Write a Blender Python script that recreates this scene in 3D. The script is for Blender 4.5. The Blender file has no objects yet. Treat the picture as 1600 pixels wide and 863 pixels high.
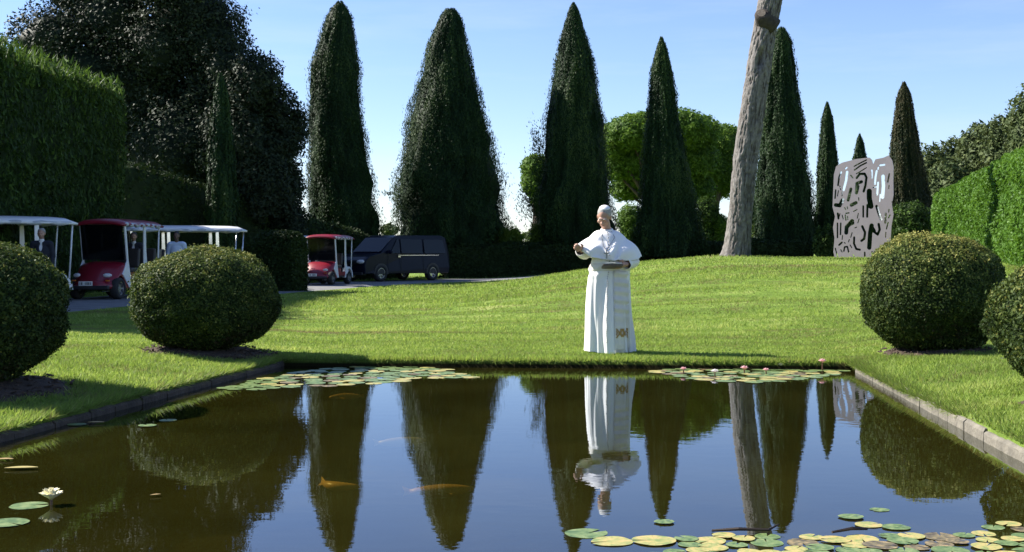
import bpy, math, random
import numpy as np
from mathutils import Vector, Matrix, Euler
R = math.radians
random.seed(7); RNG = np.random.default_rng(11)
SC = bpy.context.scene; COL = SC.collection
# ------------------------------------------------------------------ camera, sky, sun, exposure
CAMZ, FPX, HORV = 1.29, 1900.0, 395.0
cd = bpy.data.cameras.new('camera'); cam = bpy.data.objects.new('camera', cd); COL.objects.link(cam)
cam.location = (0, 0, CAMZ); cam.rotation_euler = (R(90), 0, 0)
cd.sensor_width = 36; cd.lens = 36 * FPX / 1600; cd.shift_y = -(431.5 - HORV) / 1600
cd.clip_start = 0.1; cd.clip_end = 6000; SC.camera = cam
SUN_EL, SUN_AZ = R(38), math.atan2(-math.cos(R(18)), math.sin(R(18)))   # azimuth clockwise from +Y
w = bpy.data.worlds.new('World'); SC.world = w; w.use_nodes = True
nt = w.node_tree; bg = nt.nodes['Background']
sky = nt.nodes.new('ShaderNodeTexSky'); sky.sky_type = 'NISHITA'; sky.sun_disc = False
sky.sun_elevation = SUN_EL; sky.sun_rotation = SUN_AZ; sky.altitude = 400
sky.air_density = 1.0; sky.dust_density = 0.1; sky.ozone_density = 1.5
tint = nt.nodes.new('ShaderNodeMixRGB'); tint.blend_type = 'MULTIPLY'; tint.inputs[0].default_value = 1; tint.inputs[2].default_value = (.92, .97, 1.2, 1)
nt.links.new(sky.outputs[0], tint.inputs[1]); 
tcw = nt.nodes.new('ShaderNodeTexCoord'); mpw = nt.nodes.new('ShaderNodeMapping'); mpw.inputs['Scale'].default_value = (1.2, 1.2, 9); mpw.inputs['Rotation'].default_value = (0, R(12), 0)
cln = nt.nodes.new('ShaderNodeTexNoise'); cln.inputs['Scale'].default_value = 2.6; cln.inputs['Detail'].default_value = 7; cln.inputs['Roughness'].default_value = .6
clr = nt.nodes.new('ShaderNodeMapRange'); clr.inputs['From Min'].default_value = .5; clr.inputs['From Max'].default_value = .8; clr.inputs['To Max'].default_value = .2
clm = nt.nodes.new('ShaderNodeMixRGB'); clm.inputs[2].default_value = (6.2, 6.6, 7.2, 1)      # thin cirrus
nt.links.new(tcw.outputs['Generated'], mpw.inputs[0]); nt.links.new(mpw.outputs[0], cln.inputs['Vector']); nt.links.new(cln.outputs['Fac'], clr.inputs['Value'])
nt.links.new(clr.outputs[0], clm.inputs[0]); nt.links.new(tint.outputs[0], clm.inputs[1]); nt.links.new(clm.outputs[0], bg.inputs[0]); bg.inputs[1].default_value = 0.068
sd = bpy.data.lights.new('sun', 'SUN'); sun = bpy.data.objects.new('sun', sd); COL.objects.link(sun)
sd.energy = 5.0; sd.angle = R(0.53); sd.color = (1.0, 0.95, 0.86)
SUND = Vector((math.sin(SUN_AZ) * math.cos(SUN_EL), math.cos(SUN_AZ) * math.cos(SUN_EL), math.sin(SUN_EL)))
sun.rotation_euler = SUND.to_track_quat('Z', 'Y').to_euler(); sun.location = (-30, 20, 40)
SC.view_settings.view_transform = 'Standard'; SC.view_settings.look = 'None'
SC.view_settings.exposure = 1.3; SC.view_settings.gamma = 1
SC.render.engine = 'CYCLES'; SC.cycles.max_bounces = 6; SC.cycles.transparent_max_bounces = 8
SC.cycles.caustics_reflective = False; SC.cycles.caustics_refractive = False

# ------------------------------------------------------------------ helpers
def at(u, v, D=None, z=None):
    """world point seen at photo position u, v, at distance D or at height z"""
    if D is None: D = FPX * (CAMZ - z) / (v - HORV)
    return Vector(((u - 800) / FPX * D, D, CAMZ - (v - HORV) / FPX * D))
def tag(o, label=None, cat=None, group=None, kind=None):
    if label: o['label'] = label
    if cat: o['category'] = cat
    if group: o['group'] = group
    if kind: o['kind'] = kind
    return o
def link(name, me, m=None, parent=None, loc=None):
    o = bpy.data.objects.new(name, me); COL.objects.link(o)
    if m is not None and me is not None:
        for mm in (m if isinstance(m, (list, tuple)) else [m]): me.materials.append(mm)
    if parent: o.parent = parent
    if loc is not None: o.location = loc
    return o
def empty(name, loc=(0, 0, 0), rz=0, **k):
    o = link(name, None, loc=loc); o.rotation_euler.z = rz; o.empty_display_size = .2
    return tag(o, **k)
def copy_tree(o, parent=None):
    c = o.copy(); COL.objects.link(c); c.parent = parent
    for ch in list(o.children): copy_tree(ch, c)
    return c
def mesh_np(name, V, F, var=None, smooth=False):
    """V (n,3); F (m,k) array of equal-size faces"""
    me = bpy.data.meshes.new(name); V = np.ascontiguousarray(V, np.float32); F = np.ascontiguousarray(F, np.int32)
    m, k = F.shape
    me.vertices.add(len(V)); me.vertices.foreach_set('co', V.ravel())
    me.loops.add(m * k); me.loops.foreach_set('vertex_index', F.ravel())
    me.polygons.add(m); me.polygons.foreach_set('loop_start', np.arange(0, m * k, k, dtype=np.int32))
    try: me.polygons.foreach_set('loop_total', np.full(m, k, np.int32))
    except Exception: pass
    if var is not None:
        a = me.attributes.new('var', 'FLOAT', 'FACE'); a.data.foreach_set('value', np.ascontiguousarray(var, np.float32))
    me.update(calc_edges=True)
    if smooth: me.polygons.foreach_set('use_smooth', np.ones(m, bool))
    return me
def mesh_py(name, V, F, smooth=False):
    me = bpy.data.meshes.new(name); me.from_pydata([tuple(v) for v in V], [], [tuple(f) for f in F]); me.update()
    if smooth: me.polygons.foreach_set('use_smooth', np.ones(len(F), bool))
    return me
class MB:
    def __init__(s): s.v = []; s.f = []
    def add(s, V, F):
        n = len(s.v); s.v += [Vector(v) for v in V]; s.f += [tuple(i + n for i in f) for f in F]; return s
    def box(s, c, d, rot=None, bev=0):
        x, y, z = d[0] / 2, d[1] / 2, d[2] / 2
        V = [Vector((a, b, e)) for a in (-x, x) for b in (-y, y) for e in (-z, z)]
        if bev:
            bm = MB.bevbox(x, y, z, bev); V, F = bm
        else: F = [(0, 1, 3, 2), (4, 6, 7, 5), (0, 4, 5, 1), (2, 3, 7, 6), (0, 2, 6, 4), (1, 5, 7, 3)]
        if rot: V = [rot @ v for v in V]
        return s.add([v + Vector(c) for v in V], F)
    @staticmethod
    def bevbox(x, y, z, b):
        import bmesh
        bm = bmesh.new(); bmesh.ops.create_cube(bm, size=1)
        for v in bm.verts: v.co = Vector((v.co.x * 2 * x, v.co.y * 2 * y, v.co.z * 2 * z))
        bmesh.ops.bevel(bm, geom=list(bm.edges), offset=b, segments=2, affect='EDGES', profile=.5)
        V = [v.co.copy() for v in bm.verts]; F = [tuple(v.index for v in f.verts) for f in bm.faces]; bm.free()
        return V, F
    def tube(s, pts, r, n=8, cap=True):
        pts = [Vector(p) for p in pts]; rs = r if isinstance(r, (list, tuple)) else [r] * len(pts)
        V = []; F = []; up = None
        for i, p in enumerate(pts):
            t = (pts[min(i + 1, len(pts) - 1)] - pts[max(i - 1, 0)]).normalized()
            if up is None: up = t.orthogonal().normalized()
            up = (up - t * up.dot(t)); up = up.normalized() if up.length > 1e-6 else t.orthogonal().normalized()
            b = t.cross(up)
            for k in range(n):
                a = 2 * math.pi * k / n; V.append(p + (up * math.cos(a) + b * math.sin(a)) * rs[i])
        for i in range(len(pts) - 1):
            for k in range(n):
                F.append((i * n + k, i * n + (k + 1) % n, (i + 1) * n + (k + 1) % n, (i + 1) * n + k))
        if cap: F += [tuple(range(n))[::-1], tuple(range((len(pts) - 1) * n, len(pts) * n))]
        return s.add(V, F)
    def prism(s, prof, x0, x1, axis='x'):
        """2D polygon (a,b) extruded along axis: x -> (x, a, b); y -> (a, y, b); z -> (a, b, z)"""
        n = len(prof); V = []
        for x in (x0, x1):
            for a, b in prof: V.append({'x': (x, a, b), 'y': (a, x, b), 'z': (a, b, x)}[axis])
        F = [tuple(range(n))[::-1], tuple(range(n, 2 * n))] + [(i, (i + 1) % n, n + (i + 1) % n, n + i) for i in range(n)]
        return s.add(V, F)
    def ell(s, c, r, nu=14, nv=9, rot=None):
        V = []; F = []
        for j in range(nv + 1):
            ph = math.pi * j / nv
            for i in range(nu):
                a = 2 * math.pi * i / nu
                p = Vector((r[0] * math.sin(ph) * math.cos(a), r[1] * math.sin(ph) * math.sin(a), r[2] * math.cos(ph)))
                V.append((rot @ p if rot else p) + Vector(c))
        for j in range(nv):
            for i in range(nu): F.append((j * nu + i, (j + 1) * nu + i, (j + 1) * nu + (i + 1) % nu, j * nu + (i + 1) % nu))
        return s.add(V, F)
    def build(s, name, m, parent=None, smooth=False, loc=None, bevel=0, **k):
        me = mesh_py(name, s.v, s.f, smooth)
        import bmesh
        bm = bmesh.new(); bm.from_mesh(me); bmesh.ops.remove_doubles(bm, verts=bm.verts, dist=1e-5)
        bmesh.ops.recalc_face_normals(bm, faces=bm.faces); bm.to_mesh(me); bm.free()
        if smooth: me.polygons.foreach_set('use_smooth', np.ones(len(me.polygons), bool))
        o = link(name, me, m, parent, loc)
        if bevel:
            b = o.modifiers.new('bevel', 'BEVEL'); b.width = bevel; b.segments = 2; b.limit_method = 'ANGLE'
        return tag(o, **k)
def S(t):
    t = np.clip(t, 0, 1); return t * t * (3 - 2 * t)
def hash3(i, j, k, seed=0):
    h = (i.astype(np.int64) * 374761393 + j.astype(np.int64) * 668265263 + k.astype(np.int64) * 2147483647 + seed * 974634777) & 0xffffffff
    h = ((h ^ (h >> 13)) * 1274126177) & 0xffffffff
    return ((h ^ (h >> 16)) & 0xffff) / 65535.0
def noise(P, seed=0):
    P = np.asarray(P, float); I = np.floor(P).astype(np.int64); f = P - I; f = f * f * (3 - 2 * f); o = 0
    for a in (0, 1):
        for b in (0, 1):
            for c in (0, 1):
                wgt = (f[..., 0] if a else 1 - f[..., 0]) * (f[..., 1] if b else 1 - f[..., 1]) * (f[..., 2] if c else 1 - f[..., 2])
                o = o + wgt * hash3(I[..., 0] + a, I[..., 1] + b, I[..., 2] + c, seed)
    return o * 2 - 1
def unit(v): return v / np.maximum(np.linalg.norm(v, axis=-1, keepdims=True), 1e-9)

# ------------------------------------------------------------------ materials
def node_mat(name):
    m = bpy.data.materials.new(name); m.use_nodes = True; t = m.node_tree
    return m, t, t.nodes['Principled BSDF'], t.nodes.new, t.links.new
def mat(name, col, rough=.6, spec=.5, metal=0, var=.12, scale=8, bump=0, bscale=60, coat=0):
    m, t, b, N, L = node_mat(name)
    tc = N('ShaderNodeTexCoord'); n = N('ShaderNodeTexNoise'); n.inputs['Scale'].default_value = scale; n.inputs['Detail'].default_value = 5
    L(tc.outputs['Object'], n.inputs['Vector'])
    r = N('ShaderNodeValToRGB'); r.color_ramp.elements[0].position = .3; r.color_ramp.elements[1].position = .7
    r.color_ramp.elements[0].color = (*[c * (1 - var) for c in col], 1); r.color_ramp.elements[1].color = (*[min(1, c * (1 + var)) for c in col], 1)
    L(n.outputs['Fac'], r.inputs[0]); L(r.outputs[0], b.inputs['Base Color'])
    b.inputs['Roughness'].default_value = rough; b.inputs['Specular IOR Level'].default_value = spec
    b.inputs['Metallic'].default_value = metal; b.inputs['Coat Weight'].default_value = coat
    if bump:
        n2 = N('ShaderNodeTexNoise'); n2.inputs['Scale'].default_value = bscale; n2.inputs['Detail'].default_value = 6
        L(tc.outputs['Object'], n2.inputs['Vector'])
        bp = N('ShaderNodeBump'); bp.inputs['Strength'].default_value = bump; bp.inputs['Distance'].default_value = .02
        L(n2.outputs['Fac'], bp.inputs['Height']); L(bp.outputs[0], b.inputs['Normal'])
    return m
def leaf_mat(name, cols, rough=.6, trans=.25, spec=.12, tcol=None):
    """colour per leaf from the face attribute var (0..1): species colour, browning, darker hollows, sunlit bush tops"""
    m, t, b, N, L = node_mat(name)
    a = N('ShaderNodeAttribute'); a.attribute_name = 'var'
    r = N('ShaderNodeValToRGB'); e = r.color_ramp.elements
    while len(e) < len(cols): e.new(.5)
    for i, c in enumerate(cols): e[i].position = i / (len(cols) - 1); e[i].color = (*c, 1)
    L(a.outputs['Fac'], r.inputs[0]); L(r.outputs[0], b.inputs['Base Color'])
    b.inputs['Roughness'].default_value = rough; b.inputs['Specular IOR Level'].default_value = spec
    tr = N('ShaderNodeBsdfTranslucent'); mx = N('ShaderNodeMixShader'); mx.inputs[0].default_value = trans
    hs = N('ShaderNodeHueSaturation'); hs.inputs['Hue'].default_value = .49; hs.inputs['Saturation'].default_value = 1.05; hs.inputs['Value'].default_value = 1.5
    L(r.outputs[0], hs.inputs['Color']); L(hs.outputs[0], tr.inputs['Color'])
    L(b.outputs[0], mx.inputs[1]); L(tr.outputs[0], mx.inputs[2]); L(mx.outputs[0], t.nodes['Material Output'].inputs[0])
    return m
M = {}
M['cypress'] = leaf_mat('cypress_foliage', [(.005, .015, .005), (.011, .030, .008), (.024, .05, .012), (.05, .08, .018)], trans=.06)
M['cypress_brown'] = leaf_mat('browning_cypress_foliage', [(.010, .018, .007), (.02, .03, .011), (.05, .042, .018), (.035, .055, .015)], trans=.1)
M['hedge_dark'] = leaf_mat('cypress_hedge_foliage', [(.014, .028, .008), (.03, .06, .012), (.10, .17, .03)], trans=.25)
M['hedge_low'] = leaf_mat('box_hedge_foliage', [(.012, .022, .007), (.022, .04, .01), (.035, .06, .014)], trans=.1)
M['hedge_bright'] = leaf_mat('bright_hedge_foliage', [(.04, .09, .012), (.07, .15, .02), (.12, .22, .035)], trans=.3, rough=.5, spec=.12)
M['oak'] = leaf_mat('holm_oak_foliage', [(.009, .017, .008), (.017, .028, .013), (.042, .055, .03)], trans=.06, rough=.6, spec=.12)
M['wood_far'] = leaf_mat('far_tree_foliage', [(.035, .055, .02), (.065, .09, .032), (.12, .145, .05)], trans=.12)
M['pine'] = leaf_mat('stone_pine_foliage', [(.035, .075, .012), (.075, .14, .02), (.16, .25, .04)], trans=.25)
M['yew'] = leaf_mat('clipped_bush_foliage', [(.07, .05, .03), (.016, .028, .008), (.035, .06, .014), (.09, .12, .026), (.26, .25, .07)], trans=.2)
M['tuft'] = leaf_mat('strappy_plant_foliage', [(.06, .1, .015), (.12, .18, .03)], trans=.3)
M['grass'] = leaf_mat('grass_blades', [(.20, .18, .075), (.15, .225, .045), (.22, .31, .06), (.38, .42, .14)], trans=.38, rough=.55)
M['bark'] = mat('dark_bark', (.07, .052, .04), .9, var=.3, scale=6, bump=.6, bscale=20)
M['white_paint'] = mat('white_paint', (.78, .78, .8), .35, coat=.3, var=.03)
M['red_paint'] = mat('dark_red_paint', (.2, .006, .018), .35, coat=.25, var=.05)
M['van_paint'] = mat('dark_blue_van_paint', (.004, .007, .018), .3, spec=.15, coat=0, var=.05)
M['rubber'] = mat('black_rubber', (.018, .018, .018), .8)
M['black_plastic'] = mat('black_plastic', (.022, .022, .024), .5)
M['alloy'] = mat('alloy_metal', (.5, .5, .5), .35, metal=.9)
M['chrome'] = mat('chrome_trim', (.6, .6, .62), .15, metal=1)
M['seat'] = mat('dark_seat_vinyl', (.04, .035, .035), .5)
M['curtain'] = mat('rolled_clear_curtain', (.45, .47, .5), .3)
M['lens'] = mat('lamp_lens', (.55, .55, .55), .1, spec=.8)
M['orange_lens'] = mat('orange_lamp_lens', (.6, .16, .02), .2)
M['plate'] = mat('licence_plate_white', (.7, .7, .68), .4)
M['ink'] = mat('black_lettering', (.02, .02, .02), .5)
M['skin'] = mat('skin', (.42, .24, .17), .5, var=.08, scale=20)
M['skin_dark'] = mat('darker_skin', (.14, .08, .055), .5, var=.08)
M['hair_grey'] = mat('grey_hair', (.3, .28, .26), .7, var=.2, scale=60, bump=.3)
M['hair_dark'] = mat('dark_hair', (.02, .016, .014), .6)
M['robe'] = mat('white_robe_cloth', (.80, .78, .75), .75, spec=.2, var=.03, scale=4, bump=.15, bscale=160)
M['cape'] = mat('white_cape_cloth', (.80, .78, .76), .65, spec=.3, var=.03, scale=4, bump=.1, bscale=160)
M['sash'] = mat('ivory_silk', (.66, .62, .54), .45, spec=.4, var=.06, scale=9)
M['gold'] = mat('gold_thread', (.34, .2, .05), .6, metal=.1, var=.35, scale=70)
M['button'] = mat('covered_buttons', (.4, .38, .36), .4)
M['silver'] = mat('dark_silver', (.16, .16, .16), .3, metal=.9)
M['book'] = mat('brown_leather_cover', (.10, .07, .04), .5, var=.25, scale=25)
M['page'] = mat('paper_pages', (.66, .62, .5), .8)
M['suit'] = mat('dark_navy_suit', (.012, .014, .025), .8)
M['shirt_white'] = mat('white_shirt_cloth', (.7, .7, .72), .7)
M['shirt_blue'] = mat('pale_blue_shirt_cloth', (.5, .58, .72), .7)
M['trousers'] = mat('dark_trousers', (.02, .02, .025), .8)
M['petal_cream'] = mat('cream_petals', (.8, .74, .48), .5, var=.08, scale=30)
M['petal_pink'] = mat('pale_pink_petals', (.75, .42, .42), .5, var=.12, scale=30)
M['petal_white'] = mat('white_petals', (.78, .72, .7), .5, var=.08, scale=30)
M['stem'] = mat('reddish_stem', (.12, .06, .03), .5)
M['koi_orange'] = mat('orange_koi_scales', (.85, .5, .12), .35, var=.2, scale=12)
M['koi_pale'] = mat('pale_koi_scales', (.75, .6, .38), .35, var=.15, scale=12)
M['mulch'] = mat('dry_brown_litter', (.075, .05, .035), .95, var=.5, scale=30, bump=1, bscale=90)
M['mulch_chip'] = mat('bark_chips', (.11, .075, .05), .9, var=.4, scale=30)
M['twig'] = mat('wet_twig', (.035, .022, .014), .6)
M['leaf_dead'] = mat('dead_leaf', (.4, .27, .1), .6, var=.3, scale=20)
M['sculpture'] = mat('lilac_grey_painted_steel', (.28, .24, .265), .6, var=.06, scale=3, bump=.05)
def glass_mat():
    m, t, b, N, L = node_mat('tinted_glass')
    b.inputs['Base Color'].default_value = (.004, .005, .007, 1); b.inputs['Roughness'].default_value = .08; b.inputs['Specular IOR Level'].default_value = .4
    tr = N('ShaderNodeBsdfTransparent'); tr.inputs[0].default_value = (.25, .28, .3, 1); mx = N('ShaderNodeMixShader'); mx.inputs[0].default_value = .45
    L(b.outputs[0], mx.inputs[1]); L(tr.outputs[0], mx.inputs[2]); L(mx.outputs[0], t.nodes['Material Output'].inputs[0]); return m
M['glass'] = glass_mat()
def pad_mat(name, c1, c2, c3):
    m, t, b, N, L = node_mat(name)
    oi = N('ShaderNodeObjectInfo'); tc = N('ShaderNodeTexCoord'); n = N('ShaderNodeTexNoise'); n.inputs['Scale'].default_value = 2.2; n.inputs['Detail'].default_value = 4
    va = N('ShaderNodeVectorMath'); va.operation = 'ADD'; L(tc.outputs['Object'], va.inputs[0])
    sc = N('ShaderNodeVectorMath'); sc.operation = 'SCALE'; sc.inputs[3].default_value = 50; L(oi.outputs['Location'], sc.inputs[0]); L(sc.outputs[0], va.inputs[1]); L(va.outputs[0], n.inputs['Vector'])
    r = N('ShaderNodeValToRGB'); e = r.color_ramp.elements; e.new(.5)
    for i, (p, c) in enumerate(zip((.32, .5, .68), (c1, c2, c3))): e[i].position = p; e[i].color = (*c, 1)
    L(n.outputs['Fac'], r.inputs[0])
    # radial veins
    wv = N('ShaderNodeTexGradient'); wv.gradient_type = 'RADIAL'; L(tc.outputs['Object'], wv.inputs[0])
    mm = N('ShaderNodeMath'); mm.operation = 'MULTIPLY'; mm.inputs[1].default_value = 16; L(wv.outputs['Fac'], mm.inputs[0])
    fr = N('ShaderNodeMath'); fr.operation = 'PINGPONG'; fr.inputs[1].default_value = .5; L(mm.outputs[0], fr.inputs[0])
    gt = N('ShaderNodeMath'); gt.operation = 'LESS_THAN'; gt.inputs[1].default_value = .05; L(fr.outputs[0], gt.inputs[0])
    mx = N('ShaderNodeMixRGB'); mx.blend_type = 'MULTIPLY'; mx.inputs[2].default_value = (.75, .8, .6, 1); L(gt.outputs[0], mx.inputs[0]); L(r.outputs[0], mx.inputs[1])
    L(mx.outputs[0], b.inputs['Base Color']); b.inputs['Roughness'].default_value = .4; b.inputs['Specular IOR Level'].default_value = .45
    return m
M['pad_green'] = pad_mat('green_lily_pad', (.06, .11, .03), (.13, .19, .06), (.22, .27, .10))
M['pad_yellow'] = pad_mat('yellow_lily_pad', (.2, .25, .07), (.38, .34, .11), (.5, .36, .13))
M['pad_brown'] = pad_mat('brownish_lily_pad', (.07, .05, .03), (.16, .13, .06), (.34, .24, .11))

# ------------------------------------------------------------------ ground shape
PY = 13.85
def Lx(y): return -2.62 + .155 * (np.minimum(y, PY) - PY)
def Rx(y): return 3.72 + .1 * (np.minimum(y, PY) - 13.4)
SHEAR = -.07
NEAR_Y = 3.6
def height(x, y):
    x = np.asarray(x, float); y = np.asarray(y, float)
    A1 = 1.0 * S((x + 3) / 9); A2 = .95 * S((x + 2) / 13)
    t = S((y - 38) / 12); A = (A1 * (1 - t) + A2 * t) * S((y - 16) / 18)
    sd = np.maximum(Lx(y) - x, 0) + np.maximum(x - Rx(y), 0)
    h = .085 + .09 * S(sd / 1.2) * S((20 - y) / 4) + .015 * S((y - 14.2) / 1) + A
    h = h + .10 * np.exp(-((x - 6.3) ** 2 + (y - 34.5) ** 2) / 2.5)
    # gentle mown terraces in the middle of the lawn
    m = S((y - 17) / 2) * S((29 - y) / 3) * S((x + 6.5) / 2)
    h = h + m * .045 * np.sin(y * 2.6 + .25 * np.sin(x * .5) + 1.2 * noise(np.stack([x * .13, y * .05, x * 0], -1), 4))
    h = h + .012 * noise(np.stack([x * .6, y * .6, x * 0], -1), 3)
    return h
def hz(x, y): return float(height(np.array([x]), np.array([y]))[0])

def ground():
    # columns: far left .. left pond edge (doubled) .. inside .. right pond edge (doubled) .. far right
    a = np.concatenate([-np.geomspace(1500, 30, 14), -np.arange(29, 8, -1.), -np.arange(8, 2, -.25), -np.arange(2, 0, -.1), [0]])
    cols = [('L', v) for v in a] + [('IL', .004)] + [('M', t) for t in np.linspace(.03, .97, 30)] + [('IR', -.004)] + [('R', -v) for v in a[::-1]]
    rows_in = list(np.linspace(NEAR_Y + .004, PY - .004, 90))
    rows_out = list(np.concatenate([np.arange(PY, PY + 1.5, .08), np.arange(PY + 1.5, 24, .2), np.arange(24, 66, .5), np.geomspace(66, 3000, 22)]))
    rows_near = list(np.concatenate([-np.geomspace(60, 1, 10), np.linspace(-.8, NEAR_Y, 14)]))
    rows = [(y, 0) for y in rows_near] + [(y, 1) for y in rows_in] + [(y, 0) for y in rows_out]
    V = np.zeros((len(rows), len(cols), 3)); mi = len(a)
    for i, (y, ins) in enumerate(rows):
        yy = np.clip(y, NEAR_Y, PY); l = float(Lx(yy)); r = float(Rx(yy))
        for j, (k, c) in enumerate(cols):
            x = {'L': l + c, 'IL': l + c, 'M': l + (r - l) * c, 'IR': r + c, 'R': r + c}[k]
            V[i, j, 0] = x; V[i, j, 1] = y + SHEAR * np.clip(x + 2.62, -4, 12) * (1 if y < 40 else 0)
            V[i, j, 2] = -.75 if (ins and k in ('IL', 'M', 'IR')) else 1
    H = height(V[..., 0], V[..., 1]); V[..., 2] = np.where(V[..., 2] < 0, -.75 + .06 * noise(V * 1.5, 9), H)
    nr, nc = len(rows), len(cols); idx = np.arange(nr * nc).reshape(nr, nc)
    F = np.stack([idx[:-1, :-1], idx[:-1, 1:], idx[1:, 1:], idx[1:, :-1]], -1).reshape(-1, 4)
    me = mesh_np('ground', V.reshape(-1, 3), F, smooth=False)
    m, t, b, N, L = node_mat('lawn_soil_and_turf')
    g = N('ShaderNodeNewGeometry'); sep = N('ShaderNodeSeparateXYZ'); L(g.outputs['Position'], sep.inputs[0])
    n1 = N('ShaderNodeTexNoise'); n1.inputs['Scale'].default_value = 1.3; n1.inputs['Detail'].default_value = 8; n1.inputs['Roughness'].default_value = .7; L(g.outputs['Position'], n1.inputs['Vector'])
    mp = N('ShaderNodeMapping'); mp.inputs['Scale'].default_value = (.25, 2.2, 1); L(g.outputs['Position'], mp.inputs['Vector'])
    n2 = N('ShaderNodeTexNoise'); n2.inputs['Scale'].default_value = 1.5; n2.inputs['Detail'].default_value = 6; L(mp.outputs[0], n2.inputs['Vector'])
    ad = N('ShaderNodeMath'); ad.operation = 'ADD'; L(n1.outputs['Fac'], ad.inputs[0]); L(n2.outputs['Fac'], ad.inputs[1])
    r = N('ShaderNodeValToRGB'); e = r.color_ramp.elements; e.new(.5); e.new(.6)
    hf = N('ShaderNodeMath'); hf.operation = 'MULTIPLY'; hf.inputs[1].default_value = .5; L(ad.outputs[0], hf.inputs[0]); L(hf.outputs[0], r.inputs[0])
    for i, (p, c) in enumerate([(.38, (.16, .15, .05)), (.46, (.13, .20, .035)), (.54, (.18, .27, .045)), (.64, (.30, .34, .10))]): e[i].position = p; e[i].color = (*c, 1)
    mud = N('ShaderNodeMixRGB'); mud.inputs[2].default_value = (.02, .018, .006, 1); L(r.outputs[0], mud.inputs[1])
    ms = N('ShaderNodeMapRange'); ms.inputs['From Min'].default_value = .06; ms.inputs['From Max'].default_value = .03; L(sep.outputs['Z'], ms.inputs['Value']); L(ms.outputs[0], mud.inputs[0])
    L(mud.outputs[0], b.inputs['Base Color']); b.inputs['Roughness'].default_value = .95; b.inputs['Specular IOR Level'].default_value = .1
    n3 = N('ShaderNodeTexNoise'); n3.inputs['Scale'].default_value = 22; n3.inputs['Detail'].default_value = 6; n3.inputs['Roughness'].default_value = .75; L(g.outputs['Position'], n3.inputs['Vector'])
    bp = N('ShaderNodeBump'); bp.inputs['Strength'].default_value = .9; bp.inputs['Distance'].default_value = .05; L(n3.outputs['Fac'], bp.inputs['Height']); L(bp.outputs[0], b.inputs['Normal'])
    tag(link('ground', me, m), kind='structure', label='green mown lawn rising around and beyond the pond')
ground()

def far_edge_y(x): return PY + SHEAR * (x + 2.62)
def water():
    m, t, b, N, L = node_mat('still_olive_pond_water'); t.nodes.remove(b)
    g = N('ShaderNodeNewGeometry')
    mp = N('ShaderNodeMapping'); mp.inputs['Scale'].default_value = (1, 1.6, 1); L(g.outputs['Position'], mp.inputs['Vector'])
    n = N('ShaderNodeTexNoise'); n.inputs['Scale'].default_value = 5; n.inputs['Detail'].default_value = 3; L(mp.outputs[0], n.inputs['Vector'])
    bp = N('ShaderNodeBump'); bp.inputs['Strength'].default_value = .03; bp.inputs['Distance'].default_value = .012; L(n.outputs['Fac'], bp.inputs['Height'])
    fr = N('ShaderNodeFresnel'); fr.inputs['IOR'].default_value = 1.6; L(bp.outputs[0], fr.inputs['Normal'])
    gl = N('ShaderNodeBsdfGlossy'); gl.inputs['Color'].default_value = (.84, .9, 1, 1); gl.inputs['Roughness'].default_value = 0.0; L(bp.outputs[0], gl.inputs['Normal'])
    n2 = N('ShaderNodeTexNoise'); n2.inputs['Scale'].default_value = .8; n2.inputs['Detail'].default_value = 4; L(g.outputs['Position'], n2.inputs['Vector'])
    r = N('ShaderNodeValToRGB'); r.color_ramp.elements[0].color = (.026, .023, .003, 1); r.color_ramp.elements[1].color = (.040, .037, .006, 1); r.color_ramp.elements[0].position = .35; r.color_ramp.elements[1].position = .65
    L(n2.outputs['Fac'], r.inputs[0])
    df = N('ShaderNodeBsdfDiffuse'); L(r.outputs[0], df.inputs['Color'])
    tr = N('ShaderNodeBsdfTransparent'); tr.inputs[0].default_value = (.62, .55, .3, 1)
    m1 = N('ShaderNodeMixShader'); m1.inputs[0].default_value = .55; L(df.outputs[0], m1.inputs[1]); L(tr.outputs[0], m1.inputs[2])
    m2 = N('ShaderNodeMixShader'); bf = N('ShaderNodeMath'); bf.operation = 'SUBTRACT'; bf.inputs[0].default_value = 1; L(g.outputs['Backfacing'], bf.inputs[1]); ff = N('ShaderNodeMath'); ff.operation = 'MULTIPLY'; L(fr.outputs[0], ff.inputs[0]); L(bf.outputs[0], ff.inputs[1]); L(ff.outputs[0], m2.inputs[0]); L(m1.outputs[0], m2.inputs[1]); L(gl.outputs[0], m2.inputs[2])
    L(m2.outputs[0], t.nodes['Material Output'].inputs[0])
    e = .012; pts = []
    for x, y in ((float(Lx(NEAR_Y)) + e, NEAR_Y), (float(Rx(NEAR_Y)) - e, NEAR_Y), (float(Rx(PY)) - e, PY), (float(Lx(PY)) + e, PY)):
        pts.append((x, y + SHEAR * (x + 2.62) + (e if y < 8 else -e), 0))
    tag(link('water', mesh_py('water', pts, [(0, 1, 2, 3)]), m), kind='structure', label='still olive pond water mirroring the trees and sky')
water()

# ------------------------------------------------------------------ grass blades
def inside_pond(x, y, mrg=0):
    yb = y - SHEAR * (x + 2.62)
    return (x > Lx(yb) - mrg) & (x < Rx(yb) + mrg) & (yb < PY + mrg) & (yb > NEAR_Y - mrg)
BARE = [(-4.48, 10.1, .78), (-3.54, 14.05, .7), (4.83, 14.0, .62), (4.47, 9.35, .6)]
ROAD = [(-11.5, 20), (-10.6, 26), (-9.6, 31), (-8.2, 37), (-6.9, 43), (-4.6, 49), (-1.2, 52.4), (4, 53.5), (10, 53), (16, 51), (26, 47), (40, 40)]
def road_dist(x, y):
    d = np.full(x.shape, 1e9)
    for (ax, ay), (bx, by) in zip(ROAD[:-1], ROAD[1:]):
        vx, vy = bx - ax, by - ay; t = np.clip(((x - ax) * vx + (y - ay) * vy) / (vx * vx + vy * vy), 0, 1)
        d = np.minimum(d, np.hypot(x - ax - t * vx, y - ay - t * vy))
    return d
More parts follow.
